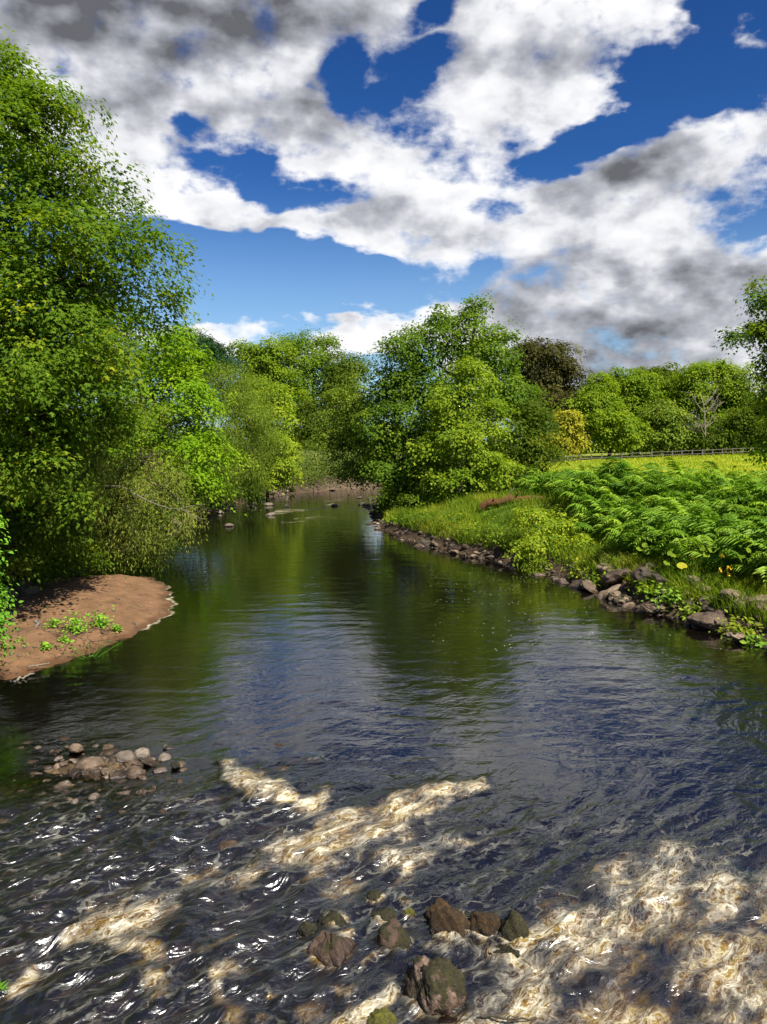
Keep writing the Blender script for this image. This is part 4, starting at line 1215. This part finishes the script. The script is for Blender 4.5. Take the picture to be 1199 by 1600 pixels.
# ---- shrubs and undergrowth
def shrub(name, label, base, lobes, leafmat, dens, nleaf, cr, leaf, tmpl, seed, group=None, **kw):
    return tree(name, label, base, lobes, leafmat, dens, nleaf, cr, leaf, tmpl, .05, seed, cat='shrub', group=group, limb_n=3, twigs=24, **kw)
GU = 'undergrowth of the left bank'
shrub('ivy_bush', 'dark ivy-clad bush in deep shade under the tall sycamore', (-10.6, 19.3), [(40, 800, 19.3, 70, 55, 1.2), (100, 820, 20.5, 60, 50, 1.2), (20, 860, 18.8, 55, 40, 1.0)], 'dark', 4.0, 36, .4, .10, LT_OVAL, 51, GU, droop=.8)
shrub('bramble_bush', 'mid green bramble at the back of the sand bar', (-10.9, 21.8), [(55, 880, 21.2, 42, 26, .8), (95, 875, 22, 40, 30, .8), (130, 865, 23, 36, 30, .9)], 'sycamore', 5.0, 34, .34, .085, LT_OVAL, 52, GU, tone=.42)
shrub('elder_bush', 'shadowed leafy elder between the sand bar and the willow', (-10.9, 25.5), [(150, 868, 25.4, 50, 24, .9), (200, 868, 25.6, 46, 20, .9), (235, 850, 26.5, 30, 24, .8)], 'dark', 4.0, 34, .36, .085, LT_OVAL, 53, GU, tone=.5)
shrub('overhanging_branch', 'light green leafy spray hanging into view at the left edge beside the sand bar', (-8.9, 13.6), [(-25, 900, 13.6, 30, 60, .5), (-14, 960, 13.5, 26, 50, .45), (-6, 1000, 13.4, 20, 34, .35), (-50, 880, 13.8, 50, 90, .7)],
      'weed', 9.0, 26, .22, .075, LT_OVAL, 54, GU, droop=.8, tone=.30)
# pale bare branch of the willow and dead sticks
def stick(name, label, pts, r0, r1, mat, group=None, side=0, seed=1):
    r = np.random.default_rng(seed)
    pts = [np.asarray(p, float) for p in pts]
    t = np.linspace(0, 1, 10)
    cum = np.linspace(0, 1, len(pts))
    P = np.stack([np.interp(t, cum, [p[k] for p in pts]) for k in range(3)], 1)
    P += r.normal(size=P.shape) * r0 * .6
    mb = MB()
    tube(mb, P, np.linspace(r0, r1, 10), 6)
    for i in range(side):
        k = r.integers(2, 9)
        d = unit(P[-1] - P[0] + r.normal(size=3) * .6 * np.linalg.norm(P[-1] - P[0]))
        L_ = np.linalg.norm(P[-1] - P[0]) * r.uniform(.15, .32)
        tube(mb, bezier(P[k], P[k] + d * L_ * .5 + r.normal(size=3) * .04, P[k] + d * L_, 5), np.linspace(r1 * 1.2, r1 * .4, 5), 4)
    off = P[0]
    return obj(name, mb.mesh(name, mat, True, off), None, label, 'branch', group, loc=tuple(off))
stick('bare_branch', 'long bare pale branch crossing the willow foliage', [at(165, 760, 23.6), at(195, 761, 23.4), at(225, 780, 23.2), at(262, 795, 23.1), at(300, 798, 23.1)], .028, .008, BARK_PALE, None, 8, 2)
stick('dead_stick', 'thin grey dead stick leaning in the shade behind the sand bar', [at(88, 895, 22.0), at(100, 870, 22.1)], .02, .010, BARK_PALE, None, 0, 3)
stick('driftwood_stick', 'pale driftwood stick half in the water at the near tip of the sand bar', [on(18, 1066, .02), on(55, 1050, .05)], .03, .015, BARK_PALE, None, 0, 4)
stick('driftwood_pole', 'slim pale driftwood pole along the near edge of the sand bar', [on(45, 1042, .12), on(78, 1035, .14)], .02, .012, BARK_PALE, None, 0, 5)
stick('snag', 'short upright snag at the hollow of the sand bar', [on(55, 985, .10), on(60, 970, .26)], .05, .03, WOOD_GREY, None, 0, 6)
stick('twig', 'thin brown forked twig caught in the amber foam at the bottom edge', [on(750, 1586, .10), on(785, 1590, .11), on(840, 1590, .10)], .012, .005, BARK, None, 4, 7)
stick('bare_stick', 'grey bare stick poking out of the sunlit sycamore above the log', [at(788, 778, 38.5), at(803, 763, 38.5)], .03, .015, BARK_PALE, None, 0, 8)
stick('fallen_branch', 'pale fallen branch lying in the grass below the sycamore clump', [at(718, 826, 33.5), at(730, 815, 34.5)], .03, .015, BARK_PALE, None, 1, 9)

# weeds on the sand bar
GW = 'weeds on the sand bar'
for i, (px, py, w_, lb) in enumerate([(140, 985, 60, 'largest bright green weed clump on the near edge of the sand bar'), (118, 972, 36, 'bright green weed clump in the middle of the sand bar patch'), (158, 962, 34, 'upright green weed at the top of the sand bar patch'),
                                      (82, 978, 16, 'small green weed left of the sand bar patch'), (70, 1004, 14, 'small light weed nearest the hollow of the sand bar'), (182, 972, 14, 'low grey-green weed at the right of the sand bar patch'), (100, 995, 12, 'tiny sprig between the weeds of the sand bar')]):
    p = on(px, py + w_ * .4, .25)
    d = p[1]
    p[2] = float(sand_z(np.array([p[0]]), np.array([p[1]]))[0])
    r = np.random.default_rng(70 + i)
    root = thing('weed_clump', lb, 'weed', p, GW)
    rr = w_ * d / F * .5
    n = int(60 * (w_ / 20) ** 2) + 30
    pos = p + np.stack([r.normal(size=n) * rr * .6, r.normal(size=n) * rr * .6, np.abs(r.normal(size=n)) * rr * .7 + .03], 1)
    okp = sand_z(pos[:, 0], pos[:, 1]) > .05
    pos = np.concatenate([pos[okp], np.repeat(p[None] + np.array([0, .05, .04]), 6, 0)])
    n = len(pos)
    obj('foliage', leaves_mesh('foliage', pos, r.normal(size=(n, 3)) * .5 + np.array([0, 0, 1]), r.normal(size=(n, 3)), r.uniform(.05, .11, n), .5 + .25 * r.normal(size=n), LT_OVAL, LEAF['weed'], p), root)
    mb = MB()
    for _ in range(8):
        e = p + np.array([r.normal() * rr * .7, r.normal() * rr * .7, rr * .9])
        tube(mb, bezier(p - np.array([0, 0, .05]), (p + e) / 2, e, 4), np.linspace(.008, .003, 4), 4)
    obj('stem', mb.mesh('stem', LEAF['weed'], True, p), root)
# dead twigs matted at the near edge of the sand bar
r = np.random.default_rng(77)
mb = MB()
for i in range(160):
    p = on(r.uniform(85, 185), r.uniform(985, 1030), .10)
    sdz = float(sand_z(np.array([p[0]]), np.array([p[1]]))[0])
    if sdz < .01:
        continue
    p[2] = sdz + .02
    e = p + np.array([r.normal() * .18, r.normal() * .18, r.uniform(0, .12)])
    tube(mb, bezier(p, (p + e) / 2 + r.normal(size=3) * .03, e, 4), np.linspace(.007, .003, 4), 4)
obj('twig_litter', mb.mesh('twig_litter', BARK, True), None, 'tangle of dead brown twigs below the weeds of the sand bar', 'twigs', kind='stuff')

r = np.random.default_rng(78)
mb = MB()
for i in range(420):
    p = on(r.uniform(0, 265), r.uniform(905, 1050), .2)
    sdz = float(sand_z(np.array([p[0]]), np.array([p[1]]))[0])
    if sdz < .02:
        continue
    s = r.lognormal(-4.1, .45)
    mb.add(ICO[1][0] * np.array([s * 1.4, s, s * .6]) + np.array([p[0], p[1], sdz + .02 * float(fbm(np.array([p[0] * 1.7]), np.array([p[1] * 1.7]), 4, 51)[0]) + s * .2]), ICO[1][1])
obj('sand_pebbles', mb.mesh('sand_pebbles', RM['pale'], True), None, 'tiny pebbles and grit strewn over the sand bar', 'pebbles', kind='stuff')
# right bank
GRB = 'shrubs of the right bank'
shrub('yellow_shrub', 'glowing yellow-green leafy shrub in front of the bracken', (gx_at(865, 27.8), 27.8), [(835, 812, 28.6, 34, 24, .8), (872, 825, 28.0, 42, 28, .9), (845, 850, 27.4, 40, 26, .8), (895, 855, 27.0, 34, 24, .8), (822, 868, 27.2, 20, 16, .5)],
      'lime', 7.0, 26, .26, .10, LT_OVAL, 61, GRB, tone=.55, tvar=.25, droop=.2, flat=.25)
shrub('grey_green_bush', 'soft grey-green bushy plant above the rubble, right of the yellow shrub', (gx_at(962, 24.3), 24.3), [(950, 868, 24.6, 28, 22, .6), (975, 880, 24.0, 28, 22, .6), (960, 895, 23.8, 26, 14, .5)], 'willow', 9, 30, .2, .06, LT_NARROW, 62, GRB, tone=.3, droop=-.2)
shrub('waterside_bush', 'green bush hanging over the water below the yellow shrub', (gx_at(835, 27.0), 27.0), [(825, 880, 26.8, 22, 14, .5), (850, 888, 26.4, 24, 12, .5)], 'far', 9, 28, .22, .07, LT_OVAL, 63, GRB, tone=.6)
shrub('nettle_patch', 'low dark nettles in shade beneath the sycamore clump', (gx_at(725, 34.5), 34.5), [(715, 815, 34.5, 26, 14, .7), (740, 810, 35.2, 24, 12, .6), (755, 822, 33.5, 18, 11, .5)], 'sycamore', 8, 28, .22, .08, LT_OVAL, 64, GRB, tone=.4)
shrub('low_elder', 'leafy elder skirt at the foot of the great sycamore by the water', (gx_at(640, 42.5), 42.5), [(615, 775, 43, 26, 16, .9), (650, 780, 42, 30, 14, .9), (690, 775, 41, 30, 16, .9)], 'sycamore_mid', 5, 28, .32, .12, LT_OVAL, 65, GRB, tone=.5)

# weeds growing through the bank grass
wr = np.random.default_rng(44)
WEED = [(612, 800, 'dock', 'far', .6), (640, 815, 'nettle', 'sycamore', .4), (668, 822, 'dock', 'sycamore_mid', .5), (690, 838, 'bramble', 'dark', .6), (706, 846, 'nettle', 'sycamore', .45), (735, 850, 'dock', 'far', .7),
        (765, 838, 'nettle', 'sycamore_mid', .5), (780, 852, 'bramble', 'olive', .5), (800, 822, 'dock', 'lime', .35), (655, 798, 'bramble', 'dark', .6), (1015, 905, 'dock', 'far', .6), (1050, 915, 'nettle', 'fern', .5),
        (1085, 905, 'bramble', 'olive', .5), (1160, 920, 'dock', 'grass', .6), (930, 905, 'nettle', 'sycamore_mid', .6), (905, 890, 'dock', 'grass', .5), (1185, 905, 'bramble', 'fern', .4)]
PLACE = ['at the far grassy point', 'second along the point', 'below the great sycamore', 'by the pale fallen branch', 'at the waterline left of the log', 'below the left end of the log', 'under the log',
         'left of the yellow shrub by the water', 'touching the left of the yellow shrub', 'in shade behind the grassy point', 'right of the grey-green bush', 'above the dark waterline block', 'below the broad yellowed leaf',
         'above the broad pale slab', 'left of the grey-green bush', 'between the yellow shrub and grey-green bush', 'at the right edge above the rubble']
for i, ((px, py, kd, lm, tn), pl_) in enumerate(zip(WEED, PLACE)):
    y0 = float(np.interp(px, [600, 700, 800, 930, 1060, 1190], [40, 33.5, 29.0, 23.4, 19.6, 16.6]))
    p = at(px, py, y0)
    g = np.array([p[0], y0, tz(p[0], y0)])
    rr = wr.uniform(.32, .6) * (.8 if px > 880 else 1.0)
    n = 170
    pos = g + np.stack([wr.normal(size=n) * rr * .6, wr.normal(size=n) * rr * .6, np.abs(wr.normal(size=n)) * rr * .55 + .05], 1)
    root2 = thing(kd, f'low leafy {kd} {pl_}', 'weed', g, 'weeds of the right bank')
    obj('foliage', leaves_mesh('foliage', pos, wr.normal(size=(n, 3)) * .5 + np.array([0, -.2, 1]), wr.normal(size=(n, 3)) + np.array([0, 0, .2]), wr.uniform(.07, .17, n), tn + .25 * wr.normal(size=n), LT_OVAL, LEAF[lm], g), root2)
    mb = MB()
    for _ in range(7):
        e_ = g + np.array([wr.normal() * rr * .5, wr.normal() * rr * .5, rr * wr.uniform(.6, 1.3)])
        tube(mb, bezier(g - np.array([0, 0, .05]), (g + e_) / 2, e_, 4), np.linspace(.010, .004, 4), 4)
    obj('stem', mb.mesh('stem', LEAF[lm], True, g), root2)
# fallen log
def rest(px, py, lift):
    """the point on the slope, lift above it, along a photo ray"""
    best = min(np.arange(29, 46, .1), key=lambda Y_: abs(at(px, py, Y_)[2] - tz(*at(px, py, Y_)[:2]) - lift))
    return at(px, py, best)
a = rest(752, 789, .34)
b_ = at(850, 792, a[1] - .3)
b_[2] = max(tz(b_[0], b_[1]) + .2, a[2] - .05)
LOG_A, LOG_B = a.copy(), b_.copy()
gz = max(tz(a[0], a[1]), tz(b_[0], b_[1]))
t = np.linspace(0, 1, 12)
P = a + (b_ - a) * t[:, None]
r = np.random.default_rng(6)
P += r.normal(size=P.shape) * .035
P[:, 2] += .10 * np.sin(t * 4.0) - .05
mb = MB()
tube(mb, P, (.21 - .10 * t) * (1 + .16 * r.normal(size=12)), 12)
root = thing('fallen_log', 'rotten orange-brown fallen log lying beneath the sycamores', 'log', a)
obj('log_body', mb.mesh('log_body', LOG, True, a), root)
for k in (2, 6, 9):
    mb = MB()
    e = P[k] + np.array([r.normal() * .15, -.25, r.uniform(-.35, .45)])
    tube(mb, bezier(P[k], (P[k] + e) / 2, e, 4), np.linspace(.06, .03, 4), 6)
    obj('branch_stub', mb.mesh('branch_stub', LOG, True, a), root)

# ---- bracken
def frond(r, length=1.0):
    """an arching bracken frond growing along +Y, tip drooping; pinnae in pairs"""
    V, Fc = [], []
    n = 15
    t = np.linspace(0, 1, n)
    yy = t * .86
    zz = .42 * np.sin(t * 2.1) - .28 * t ** 2.5
    n0 = 0
    for i in range(n - 1):
        V += [(-.006, yy[i], zz[i]), (.006, yy[i], zz[i]), (0, yy[i + 1], zz[i + 1])]
        Fc.append((n0, n0 + 1, n0 + 2))
        n0 += 3
    for i in range(3, n):
        L_ = .40 * (1 - ((t[i] - .12) / .90)) ** .8 * (1 if t[i] > .25 else .7)
        for s in (-1, 1):
            ang = math.radians(62 - 20 * t[i] + r.normal() * 5)
            dv = np.array([s * math.sin(ang), math.cos(ang), -.18 + r.normal() * .08])
            p0 = np.array([0, yy[i], zz[i]])
            tipv = p0 + dv * L_ + np.array([0, 0, -.10 * L_])
            wv_ = np.array([-dv[1] * s, dv[0] * s, 0])
            mid = p0 + dv * L_ * .35 + np.array([0, 0, .02])
            hw = .085 * L_ + .012
            V += [tuple(p0), tuple(mid + wv_ * hw), tuple(tipv), tuple(mid - wv_ * hw)]
            Fc += [(n0, n0 + 1, n0 + 2), (n0, n0 + 2, n0 + 3)]
            n0 += 4
    return np.array(V) * length, np.array(Fc)
fr_ = np.random.default_rng(9)
FR = []
for k in range(10):
    v, f = frond(fr_)
    FR.append((v, f))
FRM = [mesh_np('frond', v, f, LEAF['fern'], {'tone': np.clip(np.full(len(v), .25 + .055 * k), 0, 1)}) for k, (v, f) in enumerate(FR)]
cand = []
while len(cand) < 2900:
    y = fr_.uniform(17, 46)
    x = fr_.uniform(4, 34)
    _, xr = banks(np.array([0.]), np.array([y]))
    e = x - xr[0] + .6 * float(fbm(np.array([x * .4]), np.array([y * .4]), 2, 91)[0])
    lo = float(np.interp(y, [17, 20, 24, 28, 33, 36, 46], [2.5, 2.0, 1.8, 3.0, 6.2, 7.6, 8.6]))
    hi = float(np.interp(y, [17, 22, 28, 36, 46], [12.5, 12.5, 12.5, 12.5, 11.5])) + 1.5 * float(noise2(np.array([x * .3]), np.array([y * .3]), 92)[0])
    if not (lo < e < hi):
        continue
    if x > .57 * y + 3:
        continue
    cand.append((x, y, tz(x, y)))
cand = np.array(cand)
ppx, ppy = to_px(cand[:, 0], cand[:, 1], cand[:, 2] + .6)
heap = 1.0 + .40 * noise2(cand[:, 0] * .45, cand[:, 1] * .45, 93)
sc = fr_.uniform(.75, 1.25, len(cand)) * heap * 1.12
yaw = np.radians(fr_.normal(95, 50, len(cand)))        # mostly leaning towards the river
lift = fr_.uniform(.15, 1.0, len(cand)) * heap
pit = fr_.normal(.05, .22, len(cand))
inview = (ppx > 0) & (ppx < 1190)
order = np.argsort(np.where(inview, cand[:, 1], 1e3))
root = thing('bracken', 'dense bank of arching green bracken ferns covering the slope above the rubble', 'bracken', (12, 26, tz(12, 26)))
ro = np.array(root.location)
def rotm(yw, pt):
    cy_, sy_, cp_, sp_ = math.cos(yw), math.sin(yw), math.cos(pt), math.sin(pt)
    return np.array([[cy_, -sy_, 0], [sy_, cy_, 0], [0, 0, 1]]) @ np.array([[1, 0, 0], [0, cp_, -sp_], [0, sp_, cp_]])
mb = MB()
for rank, i in enumerate(order):
    p = cand[i] + np.array([0, 0, lift[i]])
    if rank < 300:
        o = obj('frond', FRM[int(fr_.integers(10))], root, loc=tuple(p - ro))
        o.rotation_euler = (float(pit[i]), 0, float(yaw[i]))
        o.scale = (float(sc[i]),) * 3
    else:
        v, f = FR[int(fr_.integers(10))]
        mb.add((v * sc[i]) @ rotm(yaw[i], pit[i]).T + p, f, tone=np.clip(.46 + .27 * fr_.normal(), 0, 1))
fm = obj('frond_mass', mb.mesh('frond_mass', LEAF['fern'], False, ro), root, kind='stuff')

# butterbur leaves on the slope
r = np.random.default_rng(15)
aa = np.linspace(0, 2 * np.pi, 13)[:-1]
disc = np.concatenate([[[0, 0, -.06]], np.stack([np.cos(aa) * (1 - .35 * (np.abs(aa - np.pi * 1.5) < .3)), np.sin(aa) * (1 - .35 * (np.abs(aa - np.pi * 1.5) < .3)), .04 * np.cos(aa * 5)], 1)])
discf = np.array([(0, 1 + k, 1 + (k + 1) % 12) for k in range(12)])
BUT = mesh_np('leaf', disc, discf, LEAF['grass'], {'tone': np.full(13, .35)})
BUTY = mesh_np('leaf', disc, discf, LEAF['gold'], {'tone': np.full(13, .6)})
for i, (px, py, lb, spots) in enumerate([
        (1060, 882, 'broad-leaved plant with one big yellowed leaf above the rubble', [(1066, 884, 13, 1), (1042, 880, 9, 0), (1052, 868, 8, 0), (1047, 865, 7, 0)]),
        (1105, 865, 'broad-leaved plant with two round green leaves below the bracken', [(1104, 867, 9, 0), (1110, 860, 8, 0), (1098, 858, 7, 0)]),
        (1005, 858, 'broad-leaved plant with bright leaves right of the grey-green bush', [(1000, 858, 10, 0), (1012, 862, 9, 0), (993, 864, 7, 0), (1008, 852, 8, 0)]),
        (1180, 868, 'broad-leaved plant with round leaves at the right edge', [(1175, 876, 9, 0), (1186, 866, 10, 0), (1160, 870, 8, 0), (1192, 875, 8, 0), (1170, 860, 8, 0)])]):
    yd = float(np.interp(px, [1000, 1060, 1110, 1180], [23.0, 21.2, 20.4, 19.2]))
    b = at(px, py + 12, yd)
    root2 = thing('butterbur', lb, 'plant', b, 'broad-leaved plants on the right bank')
    mb = MB()
    for (lx, ly, lr, yel) in spots:
        p = at(lx, ly, yd - .25)
        o = obj('leaf', BUTY if yel else BUT, root2, loc=tuple(p - b))
        o.scale = (lr * .62 * yd / F,) * 3
        o.rotation_euler = (float(.75 + r.normal() * .15), float(r.normal() * .2), float(r.normal() * .4))
        tube(mb, bezier(b, (b + p) / 2 + np.array([0, 0, .05]), p, 4), np.linspace(.012, .006, 4), 4)
    obj('stem', mb.mesh('stem', LEAF['weed'], True, b), root2)
# yellow flowers
m, nt, out = material('petal_yellow')
nt.l.new(principled(nt, (.75, .48, .02), .6), out.inputs[0])
PET = m
for i, (px, py, lb) in enumerate([(1124, 891, 'yellow flower head left of the pair above the rubble'), (1139, 888, 'taller yellow flower head above the rubble'), (1137, 897, 'lower yellow flower head beside the taller one'), (1128, 869, 'lone small yellow flower higher on the slope')]):
    p = at(px, py, 19.6)
    g = np.array([p[0], p[1] + .1, tz(p[0], p[1] + .1)])
    root2 = thing('yellow_flower', lb, 'flower', g, 'yellow flowers on the right bank')
    mb = MB()
    tube(mb, bezier(g, (g + p) / 2, p, 4), np.linspace(.008, .005, 4), 4)
    obj('stem', mb.mesh('stem', LEAF['grass'], True, g), root2)
    n = 16
    d = unit(r.normal(size=(n, 3)) + np.array([0, -.6, .6]))
    obj('bloom', leaves_mesh('bloom', np.repeat(p[None], n, 0) + d * .02, r.normal(size=(n, 3)), d, np.full(n, .07), np.full(n, .5), LT_OVAL, PET, g), root2)

# ---- grass
def blades(name, pts, hmin, hmax, wd, mat, r, tone, tv, lean=.35, label=None):
    n = len(pts)
    a = r.uniform(0, 2 * np.pi, n)
    h = r.uniform(hmin, hmax, n)
    side = np.stack([np.cos(a), np.sin(a), np.zeros(n)], 1) * wd
    ln = np.stack([r.normal(size=n) * lean, r.normal(size=n) * lean - .1, np.ones(n)], 1) * h[:, None]
    mid = pts + ln * .55 * np.array([.7, .7, 1.1])
    V = np.stack([pts - side, pts + side, mid + side * .8, pts + ln, mid - side * .8], 1).reshape(-1, 3)
    k = np.arange(n)[:, None] * 5
    return obj(name, mesh_np(name, V, [np.concatenate([k, k + 1, k + 2, k + 4], 1), np.concatenate([k + 4, k + 2, k + 3], 1)], mat, {'tone': np.repeat(np.clip(tone + tv * r.normal(size=n), 0, 1), 5)}), None, label, 'grass', kind='stuff')
r = np.random.default_rng(30)
n = 62000
y = 13 + 37 * r.random(n) ** 1.3
_, xr = banks(np.zeros(n), y)
wid = np.interp(y, [13, 18, 22, 28, 34, 45, 50], [3.2, 3.6, 3.2, 4.5, 6.0, 5.0, 4.0])
e = .50 + r.random(n) ** 1.3 * wid
x = xr + e
z = terrain(x, y)
pt = np.stack([x, y, z - .02], 1)
patch = noise2(x * .5, y * .5, 95)
keep = ((fbm(x * .8, y * .8, 3, 98) + .35 * r.normal(size=n)) > -.45) & ~((x > LOG_A[0] - .3) & (x < LOG_B[0] + .3) & (y < LOG_A[1] + .3) & (y > LOG_A[1] - .45))
blades('bank_grass', pt[keep], .10, .55, .010, LEAF['grass'], r, (.32 + .75 * patch[keep]), .24, .55, 'rough yellow-green grass on the right bank between rubble and bracken')
n = 44000
y = 36 + 84 * r.random(n)
x = r.uniform(6, 66, n)
_, xr = banks(np.zeros(n), y)
ok_ = (x - xr > 8.5) & (x < .56 * y + 6)
x, y = x[ok_], y[ok_]
pt = np.stack([x, y, terrain(x, y) - .02], 1)
patch = fbm(x * .12, y * .10, 3, 96)
blades('meadow_grass', pt, .12, .32, .035, LEAF['meadow'], r, .45 + .6 * patch, .22, .3, 'bright yellow-green meadow grass of the pasture')
# dark thickets that close the view under the crowns
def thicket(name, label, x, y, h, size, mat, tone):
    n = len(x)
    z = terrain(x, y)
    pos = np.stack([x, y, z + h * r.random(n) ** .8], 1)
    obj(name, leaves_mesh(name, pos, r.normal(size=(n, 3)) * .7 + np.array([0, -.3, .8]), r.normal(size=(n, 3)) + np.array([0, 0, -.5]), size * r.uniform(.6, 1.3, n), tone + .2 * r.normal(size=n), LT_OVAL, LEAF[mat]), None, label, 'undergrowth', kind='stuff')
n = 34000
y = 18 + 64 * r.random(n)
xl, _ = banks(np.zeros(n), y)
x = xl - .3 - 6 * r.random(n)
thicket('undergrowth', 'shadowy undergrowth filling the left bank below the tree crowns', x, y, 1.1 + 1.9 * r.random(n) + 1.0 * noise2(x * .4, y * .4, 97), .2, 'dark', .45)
n = 12000
y = 41.5 + 14 * r.random(n)
_, xr = banks(np.zeros(n), y)
x = xr + .6 + 9 * r.random(n)
thicket('undergrowth', 'shadowy undergrowth beneath the sycamore clump on the right bank', x, y, .8 + 1.8 * sstep(y, 43, 47), .18, 'dark', .5)
# left bank ground cover
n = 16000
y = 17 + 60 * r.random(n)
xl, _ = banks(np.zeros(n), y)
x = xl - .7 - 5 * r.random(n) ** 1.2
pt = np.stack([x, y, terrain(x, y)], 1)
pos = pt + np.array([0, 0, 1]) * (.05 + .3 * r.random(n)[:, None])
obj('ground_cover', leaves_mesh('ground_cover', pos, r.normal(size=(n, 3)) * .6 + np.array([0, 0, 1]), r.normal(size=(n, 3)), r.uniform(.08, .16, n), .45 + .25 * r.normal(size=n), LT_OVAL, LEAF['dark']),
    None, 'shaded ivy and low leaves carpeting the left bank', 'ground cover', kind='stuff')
# green tuft at the lower left corner
p = on(2, 1548, .1)
root2 = thing('grass_tuft', 'bright green grass tuft poking in at the lower left corner', 'grass', p)
n = 40
a = r.uniform(0, 6.28, n)
tips = np.stack([np.cos(a) * .6 + .35, np.sin(a) * .6, r.uniform(.4, 1.2, n)], 1)
obj('foliage', leaves_mesh('foliage', p + np.stack([r.normal(size=n) * .03 - .05, r.normal(size=n) * .03, r.random(n) * .03], 1), r.normal(size=(n, 3)), tips, r.uniform(.05, .11, n), .3 + .2 * r.normal(size=n), LT_NARROW, LEAF['weed'], p), root2)

# ---- post and rail fence across the pasture
fx0, fx1 = gx_at(862, 115), gx_at(1200, 115)
root = thing('pasture_fence', 'weathered grey post and rail fence running along the far side of the pasture', 'fence', (fx0, 115, tz(fx0, 115)))
ro = np.array(root.location)
def box(sx_, sy_, sz_):
    v = np.array([(a, b, c) for a in (-.5, .5) for b in (-.5, .5) for c in (0, 1)], float) * np.array([sx_, sy_, sz_])
    f = np.array([(0, 1, 3, 2), (4, 6, 7, 5), (0, 4, 5, 1), (2, 3, 7, 6), (0, 2, 6, 4), (1, 5, 7, 3)])
    return v, f
POST = mesh_np('post', *box(.14, .14, 1.28), WOOD_GREY)
xs = np.arange(fx0, fx1, 1.5)
for i, x in enumerate(xs):
    o = obj('post', POST, root, loc=(float(x - ro[0]), float(r.normal() * .03), float(tz(x, 115) - ro[2] - .2)))
    o.rotation_euler = (float(r.normal() * .03), float(r.normal() * .03), 0)
    if i:
        x0 = xs[i - 1]
        for h in (.42, .92):
            mb = MB()
            v, f = box(1.0, .05, .085)
            v[:, 0] += .5
            z0, z1 = tz(x0, 115), tz(x, 115)
            vv = np.stack([x0 + v[:, 0] * (x - x0), 115 - .09 + v[:, 1], z0 + (z1 - z0) * v[:, 0] + h + v[:, 2] + r.normal() * .012], 1)
            mb.add(vv, f)
            obj('rail', mb.mesh('rail', WOOD_GREY, False, ro), root)
